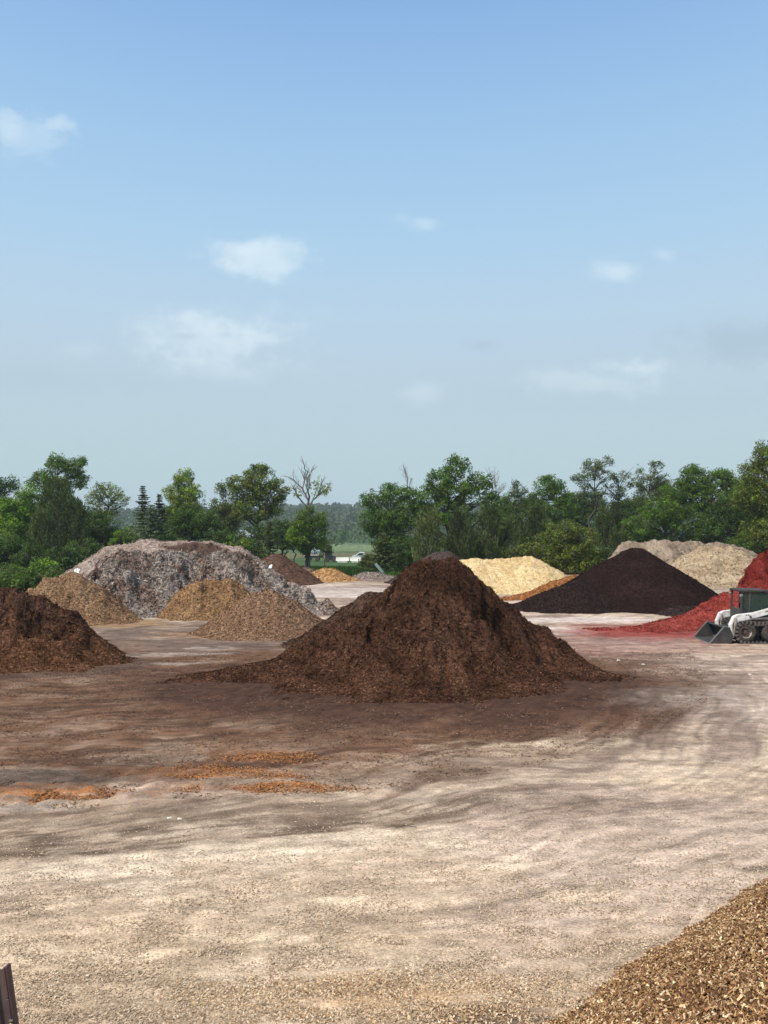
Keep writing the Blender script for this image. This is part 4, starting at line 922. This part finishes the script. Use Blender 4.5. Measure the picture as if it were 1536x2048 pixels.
# far-off woods on the valley side and the ridge
def far_wood():
    rng = np.random.default_rng(81); V = []; C = []
    def crown(x, y, h, w, n, col, s):
        z0 = float(terrain(x, y))
        c = np.array([x, y, z0 + h * .55]); d = rng.normal(size=(n, 3)); d /= np.linalg.norm(d, axis=1)[:, None]
        d[:, 2] = np.where(d[:, 2] < -.6, -d[:, 2], d[:, 2])
        p = c + d * np.array([w, w, h * .5]) * rng.uniform(.65, 1, (n, 1))
        nn = d + rng.normal(size=(n, 3)) * .4; nn /= np.linalg.norm(nn, axis=1)[:, None]
        t = rng.normal(size=(n, 3)); t -= (t * nn).sum(1)[:, None] * nn; t /= np.linalg.norm(t, axis=1)[:, None]
        b = np.cross(nn, t); ss = s * rng.uniform(.6, 1.3, (n, 1))
        V.append(np.stack([p - t * ss, p - b * ss * .8, p + t * ss, p + b * ss * .8], 1).reshape(-1, 3))
        C.append(np.repeat(np.asarray(col) * rng.uniform(.75, 1.25, (n, 1)), 4, axis=0))
    for i in range(2300):
        y = 430 * (1050 / 430) ** rng.uniform(0, 1); x = rng.uniform(-.62, .62) * y
        g = rng.uniform(.7, 1.25); crown(x, y, rng.uniform(8, 14) , rng.uniform(3.5, 6.5), 70, np.array((.075, .11, .05)) * g, y / 430 * .85)
    for i in range(420):      # hedgerows nearer
        y = rng.choice([262, 300, 345, 390]) + rng.normal() * 7; x = rng.uniform(-.62, .3) * y
        if -.115 < x / y < -.02 and y < 380 and rng.uniform() < .8: continue
        g = rng.uniform(.7, 1.3); crown(x, y, rng.uniform(4, 8.5), rng.uniform(2, 4), 60, np.array((.075, .12, .045)) * g, .6)
    V = np.concatenate(V); n = len(V) // 4; o = np.arange(n) * 4
    tag(link('far_woodland', make_mesh('far_woodland', V, [np.stack([o, o + 1, o + 2, o + 3], 1)], M_LEAF, np.concatenate(C))), 'distant wooded ridge and hedgerows fading into haze', 'woodland', kind='stuff')
far_wood()

# ------------------------------------------------------------------ compact loader
M_WHITE = plain_mat('white_paint', (0.78, 0.78, 0.76), 0.4, dirt=(0.42, 0.35, 0.28), scale=4)
M_STEEL = plain_mat('worn_steel', (0.032, 0.034, 0.037), 0.75, metal=.1, dirt=(0.08, 0.065, 0.055), scale=3)
M_EDGE = plain_mat('polished_edge', (0.20, 0.195, 0.19), 0.55, metal=.4, var=.3)
M_CAB = plain_mat('cab_black', (0.045, 0.045, 0.045), 0.5, dirt=(0.09, 0.075, 0.065), scale=5)
M_RUB = plain_mat('rubber', (0.03, 0.028, 0.026), 0.85, dirt=(0.13, 0.10, 0.08), scale=8)
M_RIM = plain_mat('dusty_rim', (0.36, 0.30, 0.24), 0.7, dirt=(0.2, 0.15, 0.12), scale=6)
M_HUB = plain_mat('rusty_hub', (0.09, 0.05, 0.04), 0.8, var=.4)
M_TRACK = plain_mat('track_steel', (0.17, 0.15, 0.13), 0.6, metal=.4, dirt=(0.06, 0.05, 0.045), scale=9)
M_GLASS = glass_mat('tinted_glass')
M_LAMP = plain_mat('lamp_lens', (0.22, 0.22, 0.2), 0.3)
M_ORANGE = plain_mat('dark_red_seat', (0.05, 0.04, 0.04), 0.8)

def loader():
    d0 = 28.7
    root = empty('skid_steer_loader', (px(1493, d0), d0, 0.0), 'white and black skid steer loader with its bucket on the ground, at the right edge', 'loader')
    W = 1.5      # overall width, y from 0 (near) to W
    # bucket: open to the left (front)
    mb = MB(); t = .035
    bx_ = lambda P: [(-1.38 + (p[0] + 1.33) * .72, p[1] * .86) for p in P]
    prof = bx_([(-1.33, .02), (-.35, .02), (-.22, .12), (-.20, .40), (-.34, .70), (-.60, .74), (-.62, .70), (-.40, .66), (-.26, .39), (-.28, .16), (-.38, .06), (-1.33, .045)])
    mb.prism(prof, 0.0, W)
    bk = mb.build('bucket', M_STEEL, root, bevel=.006)
    for yy in (-.02, W - .01):
        s = MB(); s.prism(bx_([(-1.36, .0), (-.34, .0), (-.19, .12), (-.18, .42), (-.33, .73), (-.62, .76), (-.78, .60)]), yy, yy + .03)
        s.build('side_plate', M_STEEL, bk, bevel=.004)
    s = MB(); s.box(-1.46, -1.30, -.02, W + .02, .0, .018); s.build('cutting_edge', M_EDGE, bk)
    for ya, yb in ((-.03, .03), (W - .02, W + .035)):
        s = MB(); s.prism(bx_([(-1.42, .0), (-.80, .585), (-.62, .775), (-.33, .745), (-.33, .765), (-.63, .80), (-.83, .625), (-1.45, .03)]), ya, yb); s.build('rim_band', M_EDGE, bk)
    # quick attach plate
    s = MB(); s.prism([(-.54, .10), (-.42, .10), (-.38, .55), (-.46, .62), (-.54, .45)], .3, W - .3); s.build('attachment_plate', M_CAB, root, bevel=.008)
    # chassis
    s = MB(); s.prism([(-.05, .28), (1.95, .28), (2.15, .45), (2.15, .95), (1.0, .95), (.10, .92), (-.30, .60)], .34, W - .34); s.build('chassis', M_CAB, root, bevel=.015)
    s = MB(); s.prism([(.15, .90), (1.9, .90), (2.1, 1.0), (2.1, 1.38), (1.5, 1.46), (1.35, .98), (.2, .98)], .14, W - .14); s.build('engine_cover', M_WHITE, root, bevel=.03)
    s = MB()
    for k in range(6): s.box(1.62 + k * .07, 1.66 + k * .07, .125, .145, 1.05, 1.33)
    s.build('vent', M_CAB, root)
    s = MB(); s.prism([(.28, .68), (1.9, .68), (1.95, .80), (.35, .80)], .05, .16); s.build('side_rail', M_TRACK, root, bevel=.01)
    # wheels with over the tyre tracks
    for yy, side in ((0.02, -1), (W - .32, 1)):
        for cx in (0.0, 1.02):
            w = empty_part('wheel', root)
            s = MB(); s.lathe([(.22, .02), (.30, .0), (.385, .03), (.405, .10), (.405, .20), (.385, .27), (.30, .30), (.22, .28)], cx, .435, yy)
            s.build('tyre', M_RUB, w, smooth=True)
            s = MB()
            o = .02 if side < 0 else .28; g = 1 if side < 0 else -1
            s.lathe([(.255, o - .012 * g), (.262, o + .01 * g), (.235, o + .03 * g), (.205, o + .10 * g), (.14, o + .11 * g)], cx, .435, yy)
            s.build('rim', M_RIM, w, smooth=True)
            s = MB(); s.lathe([(.15, o + .105 * g), (.13, o + .07 * g), (.09, o + .065 * g), (.085, o + .02 * g), (.0, o + .015 * g)], cx, .435, yy, n=20)
            for k in range(8):
                a = k * math.pi / 4; s.tube((cx + .115 * math.cos(a), yy + o + .075 * g, .435 + .115 * math.sin(a)), (cx + .115 * math.cos(a), yy + o + .045 * g, .435 + .115 * math.sin(a)), .014, n=6)
            s.build('hub', M_HUB, w)
        # track: pads around both wheels
        s = MB(); r = .43; L = 1.02; per = 2 * L + 2 * math.pi * r; n = 30
        for k in range(n):
            u = k / n * per
            if u < L: x, z, a = u, .435 + r, 0
            elif u < L + math.pi * r: th = (u - L) / r; x, z, a = L + r * math.sin(th), .435 + r * math.cos(th), -th
            elif u < 2 * L + math.pi * r: x, z, a = L - (u - L - math.pi * r), .435 - r, math.pi
            else: th = (u - 2 * L - math.pi * r) / r; x, z, a = -r * math.sin(th), .435 - r * math.cos(th), math.pi - th
            if 0 < k < 9: z -= .05 * math.sin(math.pi * u / L)
            ca, sa = math.cos(a), math.sin(a)
            def tr(p): return (x + p[0] * ca - p[1] * sa, z + p[0] * sa + p[1] * ca)
            s.prism([tr(p) for p in ((-.055, -.012), (.055, -.012), (.055, .02), (.022, .028), (.016, .055), (-.016, .055), (-.022, .028), (-.055, .02))], yy - .025, yy + .325)
            for e in (yy - .02, yy + .30):   # guide lugs that grip the tyre's shoulders
                s.prism([tr(p) for p in ((-.035, -.085), (.035, -.085), (.045, -.012), (-.045, -.012))], e, e + .022)
            s.prism([tr(p) for p in ((-.075, -.03), (.10, -.03), (.10, -.008), (-.075, -.008))], yy + .03, yy + .06)
            s.prism([tr(p) for p in ((-.075, -.03), (.10, -.03), (.10, -.008), (-.075, -.008))], yy + .24, yy + .27)
        s.build('track', M_TRACK, root)
    # lift arms
    for y0, y1 in ((.08, .24), (W - .24, W - .08)):
        s = MB()
        s.prism([(-.60, .30), (-.48, .22), (-.40, .40), (-.34, .80), (.12, .93), (.42, 1.0), (1.95, 1.42), (2.05, 1.60), (1.85, 1.62), (.35, 1.20), (-.30, 1.12), (-.48, 1.04), (-.62, .72)], y0, y1)
        a = s.build('lift_arm', M_WHITE, root, bevel=.015)
        s = MB(); s.prism([(.75, 1.215), (1.35, 1.385), (1.38, 1.42), (.78, 1.255)], y0 - .006, y0 + .02); s.build('slot', M_CAB, a)
        s = MB(); s.prism([(-.52, .40), (-.47, .42), (-.41, .80), (-.45, .90), (-.53, .72)], y0 - .008, y0 + .02); s.build('slot', M_CAB, a)
        s = MB(); s.lathe([(0, -.09), (.04, -.09), (.04, .03), (0, .03)], .30, .95, y0, 10); s.tube((.30, y0 - .06, .95), (1.5, y0 - .06, 1.04), .04); s.tube((-.30, y0 - .06, .86), (.30, y0 - .06, .95), .022); s.build('hydraulic_cylinder', M_TRACK, root)
        s = MB(); s.tube((-.50, y0 - .04, .30), (-.44, y0 - .04, .78), .026); s.tube((-.44, y0 - .04, .72), (-.42, y0 - .04, 1.0), .04); s.build('hydraulic_cylinder', M_RIM, root)
        s = MB(); s.tube((.18, y0 - .02, 1.04), (.18, y0 + .03, 1.04), .05, n=12); s.build('pivot_pin', M_TRACK, root)
        s = MB(); s.tube((-.50, y0 - .05, .30), (-.50, y0 + .03, .30), .045, n=12); s.build('pivot_pin', M_TRACK, root)
    # the model mark on the arm: small dark characters
    for k, w in enumerate((.028, .012, .03, .02)):
        s = MB(); s.box(.0 + k * .04, .0 + k * .04 + w, .074, .079, 1.075 + .003 * k, 1.115 + .003 * k); s.build('decal', M_CAB, root)
    # cab
    cab = empty_part('cab', root); cab.location.x = .16
    c0, c1 = .32, W - .32
    s = MB()
    post = lambda x0, z0, x1, z1, y: s.prism([(x0, z0), (x0 + .06, z0), (x1 + .06, z1), (x1, z1)], y, y + .055)
    for yy in (c0, c1 - .055):
        post(-.26, .95, -.22, 1.98, yy); post(.06, .95, .10, 1.98, yy); post(1.02, 1.05, .80, 1.98, yy)
        s.prism([(-.20, .95), (1.0, .95), (1.0, 1.16), (.10, 1.16), (-.20, 1.30)], yy + .003, yy + .05)
        s.prism([(.85, 1.98), (.92, 1.98), (1.10, 1.5), (1.02, 1.05), (.96, 1.05), (1.02, 1.5)], yy, yy + .05)
    s.prism([(-.26, .92), (-.22, .92), (-.22, 1.32), (-.26, 1.32)], c0, c1)
    s.build('cab_frame', M_CAB, cab, bevel=.008)
    s = MB(); s.prism([(-.27, 1.98), (.82, 1.98), (.90, 2.01), (.82, 2.05), (-.24, 2.06), (-.29, 2.03)], c0 - .03, c1 + .03); s.build('roof', plain_mat('roof_black', (.03, .03, .03), .95, dirt=(.08, .065, .055)), cab, bevel=.015)
    s = MB(); s.prism([(.16, 1.12), (.98, 1.14), (.84, 1.95), (.16, 1.95)], c0 + .02, c0 + .028); s.build('window', M_GLASS, cab)
    s = MB(); s.prism([(.16, 1.12), (.98, 1.14), (.84, 1.95), (.16, 1.95)], c1 - .028, c1 - .02); s.build('window', M_GLASS, cab)
    s = MB(); s.prism([(-.22, 1.1), (.04, 1.1), (.08, 1.95), (-.19, 1.95)], c0 + .02, c0 + .028); s.build('window', M_GLASS, cab)
    s = MB(); s.prism([(.98, 1.14), (1.04, 1.14), (.88, 1.95), (.82, 1.95)], c0 + .1, c1 - .1); s.build('rear_screen', M_CAB, cab)
    s = MB(); s.prism([(.28, 1.05), (.78, 1.05), (.80, 1.15), (.74, 1.2), (.68, 1.70), (.60, 1.72), (.58, 1.2), (.30, 1.18)], c0 + .18, c1 - .18); s.build('seat', M_ORANGE, cab, bevel=.03)
    for yy, e in ((c0 - .02, -.04), (c1 + .02, .04)):
        s = MB(); s.tube((-.20, yy, 1.85), (-.28, yy + e, 1.85), .05, .055); s.build('work_light', M_LAMP, cab)
    s = MB(); s.tube((-.10, c0 + .02, 1.72), (-.16, c0 - .16, 1.74), .014); s.box(-.20, -.15, c0 - .24, c0 - .14, 1.58, 1.80); s.build('mirror', M_CAB, root)
    return root
def empty_part(name, parent):
    o = bpy.data.objects.new(name, None); COL.objects.link(o); o.parent = parent; o.empty_display_size = .1
    return o
loader()

# ------------------------------------------------------------------ far vehicles and buildings
M_CARW = plain_mat('car_white', (.55, .58, .60), .3, var=.1)
M_CARD = plain_mat('car_dark', (.025, .025, .03), .4, var=.2)
M_TEAL = plain_mat('pale_blue_tank', (.55, .72, .76), .35, var=.2)
M_TANM = plain_mat('tan_panel', (.42, .36, .30), .7, var=.2)
M_WIN = plain_mat('dark_glass', (.03, .04, .045), .1)
M_ROOF = plain_mat('pale_metal_roof', (.42, .48, .54), .5, var=.15)
M_CONC = plain_mat('pale_concrete', (.75, .72, .66), .85, var=.25, scale=1.5)
M_BRN = plain_mat('reddish_brown_sheet', (.068, .038, .04), .55, dirt=(.10, .085, .085), scale=7, bump=.2)
M_GRIB = plain_mat('grey_sheet', (.10, .095, .095), .55, dirt=(.07, .05, .05), scale=7)
M_YEL = plain_mat('yellow_cap', (.58, .5, .16), .5, var=.2)

def wheels(root, xs, W, r):
    for x in xs:
        for yy in (0, W - .2):
            w = MB(); w.lathe([(0, 0), (r * .9, 0), (r, .03), (r, .19), (r * .9, .22), (0, .22)], x, r, yy, n=16); w.build('wheel', M_RUB, root)
def vehicle(name, label, cat, xp, d, prof, winprof, mat, W=1.85, wx=(.85, 3.6), r=.36, flip=False):
    x = px(xp, d); z = float(terrain(x, d)); root = empty(name, (x, d, z), label, cat, rz=math.pi if flip else 0)
    if flip: root.location.y = d + W
    s = MB(); s.prism(prof, 0, W); s.build('body', mat, root, bevel=.05)
    s = MB(); s.prism(winprof, -.012, W + .012); s.build('window', M_WIN, root)
    wheels(root, wx, W, r)
    for yy in (.3, W - .3):
        s = MB(); s.tube((0.04, yy, .75), (-.03, yy, .75), .09); s.build('headlight', M_LAMP, root)
    return root
v = vehicle('pickup_truck', 'dark truck parked beyond the grass, at the left end of the white barriers', 'truck', 673, 142,
        [(0, .4), (2.2, .4), (2.2, 2.1), (2.1, 2.2), (1.0, 2.25), (.95, 1.3), (.2, 1.15), (0, .95)], [(1.12, 1.4), (1.75, 1.4), (1.75, 2.0), (1.15, 2.0)], M_CARD, wx=(.5, 1.8), r=.42, flip=True)
vehicle('parked_car', 'white car with a sloping bonnet beyond the white barriers', 'car', 703, 152,
        [(0, .45), (2.7, .45), (2.8, .9), (2.65, 1.75), (1.6, 1.8), (.9, 1.2), (.1, .95)], [(1.05, 1.15), (2.4, 1.15), (2.35, 1.62), (1.65, 1.64)], M_CARW, wx=(.55, 2.15), r=.38)
# tank trailer
def tank():
    d = 150; x = px(606, d); z = float(terrain(x, d)); root = empty('tank_trailer', (x, d, z), 'trailer with a pale blue tank over a tan deck, right of the dead tree foot', 'trailer')
    s = MB(); s.tube((.9, 1, 1.95), (3.9, 1, 1.95), .52, n=20); s.tube((.65, 1, 1.95), (.9, 1, 1.95), .3, .52, n=20); s.tube((3.9, 1, 1.95), (4.15, 1, 1.95), .52, .3, n=20); s.build('tank', M_TEAL, root)
    s = MB(); s.box(.2, 4.2, 0, 2, 1.1, 1.38); s.build('deck', M_TANM, root, bevel=.02)
    s = MB(); s.box(.3, 4.0, .3, 1.7, .7, 1.1); s.build('frame', M_CARD, root)
    wheels(root, (1.2, 2.9), 2.0, .45)
tank()
for i, (a, b) in enumerate(((672, 698), (700, 727))):
    d = 140; x0, x1 = px(a, d), px(b, d); xm = (x0 + x1) / 2; z = float(terrain(xm, d)); h = (x1 - x0) / 2
    s = MB(); s.prism([(-.45, 0), (.45, 0), (.28, .16), (.12, .62), (-.12, .62), (-.28, .16)], -h, h)
    o = s.build('concrete_barrier', M_CONC, None, bevel=.02); o.location = (xm, d, z + .35); o.rotation_euler = (0, 0, math.pi / 2)
    s = MB(); s.box(-.5, .5, -h + .3, h - .3, -.45, 0)
    p = s.build('footing', M_CONC, o)
    tag(o, ('low white barrier beside the dark truck beyond the grass', 'low white barrier in front of the white car')[i], 'barrier', 'white barriers beyond the grass')
def house():
    d = 125; x = px(490, d); z = float(terrain(x, d)) ; root = empty('farmhouse', (x, d, z), 'pale roofed house glimpsed through the trees above the grey heap', 'house')
    top = pz(1064, d) - z; e = pz(1074, d) - z
    s = MB(); s.box(-2.0, 2.0, 0, 6, 0, e); s.build('wall', M_CARW, root)
    s = MB(); s.add([(-2.3, -.4, e), (2.3, -.4, e), (2.3, 6.4, e), (-2.3, 6.4, e), (-1.8, 3, top + .3), (1.8, 3, top + .3)], [(0, 1, 5, 4), (1, 2, 5), (2, 3, 4, 5), (3, 0, 4), (3, 2, 1, 0)]); s.build('roof', M_ROOF, root)
    for xx in (-1.3, 1.2):
        s = MB(); s.box(xx - .4, xx + .4, -.03, .02, e - 1.6, e - .5); s.build('window', M_WIN, root)
house()
# leaning pale board in the grass
d = 63; s = MB(); s.box(-.12, .12, -.02, .02, 0, 1.35); o = s.build('board', plain_mat('pale_teal_board', (.40, .52, .48), .6), None, bevel=.005)
o.location = (px(771, d), d, -.05); o.rotation_euler = (R(8), R(-40), 0); tag(o, 'pale green board leaning in the grass beside the largest pile', 'board')
# white scrap on the left tip of the grey heap, and scraps in front of it
def scrap(xp, d, z, w, h, label, seed):
    rng = random.Random(seed); s = MB(); n = 7
    vs = []; 
    for i in range(n):
        for j in range(n):
            u, v_ = i / (n - 1) - .5, j / (n - 1) - .5
            vs.append((u * w * (1 + rng.uniform(-.12, .12)), .05 * w * math.sin(u * 9 + seed) + rng.uniform(-.04, .04) * w, (v_ + .5) * h * (1 + rng.uniform(-.12, .12)) + .12 * w * math.cos(u * 7)))
    b = len(vs); vs += [(p[0], p[1] + .015, p[2]) for p in vs]
    fs = [(i * n + j, (i + 1) * n + j, (i + 1) * n + j + 1, i * n + j + 1) for i in range(n - 1) for j in range(n - 1)]
    fs += [tuple(b + k for k in reversed(f)) for f in fs]
    s.add(vs, fs); o = s.build('plastic_scrap', M_CARW, None, smooth=True); o.location = (px(xp, d), d, z); o.rotation_euler = (R(rng.uniform(-45, -20)), 0, rng.uniform(-.6, .6))
    tag(o, label, 'scrap', 'white scraps round the grey heap')
scrap(153, 39.3, pz(1146, 39.3), .24, .30, 'crumpled white plastic scrap on the left tip of the grey heap', 1)
scrap(382, 36.0, .0, .55, .14, 'flat white scrap on the ground in front of the grey heap', 2)
scrap(540, 37.8, pz(1136, 37.8), .16, .2, 'small white scrap high on the right shoulder of the grey heap', 3)

# ------------------------------------------------------------------ brown sheet panel at the lower left corner
def panel():
    d = 5.6
    k = d / F; xt, zt = px(21, d), pz(1926, d)
    lean = math.atan2(17.5, 122)
    root = empty('metal_panel', (xt, d, zt), 'leaning reddish brown ribbed metal panel corner at the lower left corner of the picture', 'panel')
    root.rotation_euler = (0, -lean, 0)
    L = zt / math.cos(lean) + .03; Wd = .9
    # ribbed sheet hanging down from its top edge, y = thickness
    s = MB(); rb = [(-Wd, 0)]
    x = -Wd; pts = []
    while x < -.06:
        pts += [(x, .012), (x + .012, -.012), (x + .035, -.012), (x + .047, .012)]; x += .075
    pts.append((0 - .02, .012)); n = len(pts)
    slope = .36                       # the top edge falls to the left
    vs = []
    for (a, b) in pts: vs.append((a, b, a * slope)); 
    for (a, b) in pts: vs.append((a, b, -L))
    for (a, b) in pts: vs.append((a, b + .004, a * slope))
    for (a, b) in pts: vs.append((a, b + .004, -L))
    fs = []
    for i in range(n - 1):
        fs += [(i, n + i, n + i + 1, i + 1), (2 * n + i, 2 * n + i + 1, 3 * n + i + 1, 3 * n + i), (i, i + 1, 2 * n + i + 1, 2 * n + i)]
    s.add(vs, fs); s.build('sheet', M_BRN, root)
    s = MB(); s.box(-.022, .0, -.02, .03, -L, 0.0); s.build('edge_trim', plain_mat('dark_trim', (.035, .02, .025), .5, dirt=(.06, .04, .04)), root, bevel=.003)
    s = MB(); s.box(-.045, -.026, -.018, .012, -.235, -.012); s.build('cover_strip', plain_mat('red_brown_strip', (.10, .045, .045), .5, dirt=(.07, .04, .04)), root, bevel=.003)
    s = MB(); s.box(-.047, -.026, -.018, .012, -L, -.243); s.build('cover_strip', M_BRN, root, bevel=.003)
    s = MB(); s.tube((-.035, -.035, -.445), (-.035, -.015, -.445), .017, .021, n=16); s.build('cap', M_YEL, root)
    s = MB(); s.box(-.04, -.012, -.03, -.018, -.405, -.396); s.build('clip', M_EDGE, root)
    s = MB(); s.box(-.5, -.42, .02, .08, -L, -.3); s.build('post', M_GRIB, root)
panel()

# ------------------------------------------------------------------ haze
m = bpy.data.materials.new('haze_air'); m.use_nodes = True; nt = m.node_tree; nt.nodes.clear()
out = nt.nodes.new('ShaderNodeOutputMaterial'); pv = nt.nodes.new('ShaderNodeVolumePrincipled')
pv.inputs['Color'].default_value = (.80, .90, 1.0, 1); pv.inputs['Density'].default_value = 0.0003; pv.inputs['Anisotropy'].default_value = 0.0
nt.links.new(pv.outputs[0], out.inputs['Volume'])
s = MB(); s.box(-4100, 4100, -70, 5300, -60, 45); o = s.build('haze', m, None); tag(o, 'thin summer haze filling the air over the yard and valley', 'haze', kind='stuff')

# ------------------------------------------------------------------ light
SUN_EL = R(58); SUN_AZ = math.atan2(-0.80, -0.60)       # sun high, to the left and a little behind the camera
sv = Vector((math.cos(SUN_EL) * math.sin(SUN_AZ), math.cos(SUN_EL) * math.cos(SUN_AZ), math.sin(SUN_EL)))
ld = bpy.data.lights.new('sun', 'SUN'); ld.energy = 4.8; ld.angle = R(.5); ld.color = (1.0, .925, .81)
lo = bpy.data.objects.new('sun', ld); COL.objects.link(lo); lo.rotation_euler = (-sv).to_track_quat('-Z', 'Y').to_euler(); lo.location = (0, 0, 60)

w = bpy.data.worlds.new('World'); scene.world = w; w.use_nodes = True; nt = w.node_tree; L = nt.links.new
bg = nt.nodes['Background']; bg.inputs['Strength'].default_value = 0.1
sky = nt.nodes.new('ShaderNodeTexSky'); sky.sky_type = 'NISHITA'; sky.sun_disc = False; sky.sun_elevation = SUN_EL; sky.sun_rotation = SUN_AZ
sky.air_density = 1.0; sky.dust_density = 1.5; sky.ozone_density = 1.5
tc = nt.nodes.new('ShaderNodeTexCoord'); sep = nt.nodes.new('ShaderNodeSeparateXYZ'); L(tc.outputs['Generated'], sep.inputs[0])
def MA(op, a, b=None, c=None, clamp=False):
    n = nt.nodes.new('ShaderNodeMath'); n.operation = op; n.use_clamp = clamp
    for i, v_ in enumerate((a, b, c)):
        if v_ is None: continue
        if isinstance(v_, (int, float)): n.inputs[i].default_value = v_
        else: L(v_, n.inputs[i])
    return n.outputs[0]
# haze ramp over the sky by elevation
ramp = nt.nodes.new('ShaderNodeValToRGB'); L(sep.outputs['Z'], ramp.inputs[0])
SK = 10.0
els = [(0.0, (178, 202, 209)), (0.10, (181, 203, 211)), (0.19, (183, 204, 218)), (0.27, (180, 206, 226)), (0.36, (168, 203, 230)), (0.46, (155, 193, 228)), (0.56, (138, 178, 223)), (0.75, (85, 122, 180))]
cr = ramp.color_ramp
while len(cr.elements) < len(els): cr.elements.new(.5)
for e, (p, c) in zip(cr.elements, els): e.position = p; e.color = (*lin(*c), 1)
sc = nt.nodes.new('ShaderNodeVectorMath'); sc.operation = 'SCALE'; sc.inputs['Scale'].default_value = SK; L(ramp.outputs[0], sc.inputs[0])
mx = nt.nodes.new('ShaderNodeMix'); mx.data_type = 'RGBA'; L(sky.outputs[0], mx.inputs['A']); L(sc.outputs[0], mx.inputs['B'])
mx.inputs['Factor'].default_value = 0.93
# clouds, as patches by direction
ny = MA('MAXIMUM', sep.outputs['Y'], 0.05)
U = MA('DIVIDE', sep.outputs['X'], ny); Vv = MA('DIVIDE', sep.outputs['Z'], ny)
comb = nt.nodes.new('ShaderNodeCombineXYZ'); L(U, comb.inputs[0]); L(Vv, comb.inputs[1])
def noise(scale, det, rough=.55, sx=1.0):
    mp = nt.nodes.new('ShaderNodeMapping'); mp.inputs['Scale'].default_value = (sx, 1, 1); L(comb.outputs[0], mp.inputs[0])
    n = nt.nodes.new('ShaderNodeTexNoise'); n.inputs['Scale'].default_value = scale; n.inputs['Detail'].default_value = det; n.inputs['Roughness'].default_value = rough
    L(mp.outputs[0], n.inputs['Vector']); return n.outputs['Fac']
na = noise(16, 6, .6, .7); nb = noise(45, 6, .6, .7); nc = noise(7, 5, .55, .45)
front = MA('GREATER_THAN', sep.outputs['Y'], 0.05)
total = None; grey = None
def cloud(cx, cy, rx, ry, amt, soft=.55, rough=1.0):
    u0, v0 = (cx - 768) / F, (HZ - cy) / F
    a = MA('POWER', MA('ABSOLUTE', MA('DIVIDE', MA('SUBTRACT', U, u0), rx / F)), 2.0); b = MA('POWER', MA('ABSOLUTE', MA('DIVIDE', MA('SUBTRACT', Vv, v0), ry / F)), 2.0)
    r = MA('SQRT', MA('ADD', a, b))
    r = MA('ADD', r, MA('MULTIPLY', MA('SUBTRACT', na, .5), 4.2 * rough)); r = MA('ADD', r, MA('MULTIPLY', MA('SUBTRACT', nb, .5), 2.4 * rough))
    n = nt.nodes.new('ShaderNodeMapRange'); n.interpolation_type = 'SMOOTHERSTEP'; L(r, n.inputs['Value'])
    n.inputs['From Min'].default_value = 1.0 + soft * .9; n.inputs['From Max'].default_value = 1.0 - soft * 1.5; n.inputs['To Min'].default_value = 0; n.inputs['To Max'].default_value = amt
    return n.outputs[0]
for a in ((530, 514, 95, 40, .62, .6, .6), (462, 498, 56, 22, .42, .7, .7), (60, 268, 80, 36, .26, .9, 1.1), (8, 250, 28, 26, .3, .9, .9), (118, 245, 28, 18, .3, .8, .8), (425, 680, 150, 48, .5, .9, .8), (510, 670, 60, 26, .4, .9, .7), (400, 645, 50, 22, .3, .8, .6),
          (450, 738, 150, 24, .22, .9, .8), (1238, 541, 42, 20, .55, .9, .5), (1330, 508, 26, 14, .3, .9, .5), (850, 446, 26, 13, .35, .9, .6), (805, 436, 26, 12, .18, .9, .6), (1262, 736, 64, 18, .6, .9, .8), (1180, 765, 130, 24, .36, .9, .8), (840, 785, 44, 20, .32, .9, .7), (170, 700, 60, 16, .16, .9, .8)):
    k = cloud(*a); total = k if total is None else MA('SUBTRACT', 1.0, MA('MULTIPLY', MA('SUBTRACT', 1.0, total), MA('SUBTRACT', 1.0, k)))
for a in ((1480, 680, 130, 40, .5, .8, .7), (965, 690, 38, 13, .45, .9, .6), (1250, 800, 500, 30, .10, .9, .5), (100, 760, 300, 30, .18, .9, .6), (370, 672, 26, 7, .35, .9, .9), (1100, 790, 260, 40, .12, .9, .6)):
    k = cloud(*a); grey = k if grey is None else MA('MAXIMUM', grey, k)
m1 = nt.nodes.new('ShaderNodeMix'); m1.data_type = 'RGBA'; L(MA('MULTIPLY', total, front), m1.inputs['Factor']); L(mx.outputs['Result'], m1.inputs['A']); m1.inputs['B'].default_value = (*(lin(218, 233, 240) * SK), 1)
m2 = nt.nodes.new('ShaderNodeMix'); m2.data_type = 'RGBA'; L(MA('MULTIPLY', grey, front), m2.inputs['Factor']); L(m1.outputs['Result'], m2.inputs['A']); m2.inputs['B'].default_value = (*(lin(160, 183, 198) * SK), 1)
L(m2.outputs['Result'], bg.inputs['Color'])

# ------------------------------------------------------------------ camera
cd = bpy.data.cameras.new('camera'); cam = bpy.data.objects.new('camera', cd); COL.objects.link(cam)
cd.sensor_fit = 'VERTICAL'; cd.sensor_height = 36; cd.sensor_width = 27; cd.lens = 36 * F / 2048; cd.clip_end = 12000; cd.clip_start = .05
cam.location = (0, 0, CAM_H); cam.rotation_euler = (R(90) + math.atan((HZ - 1024) / F), 0, 0)
scene.camera = cam
scene.render.resolution_x = 768; scene.render.resolution_y = 1024
scene.view_settings.view_transform = 'Standard'; scene.view_settings.look = 'None'; scene.view_settings.exposure = 0.15; scene.view_settings.gamma = 1.0
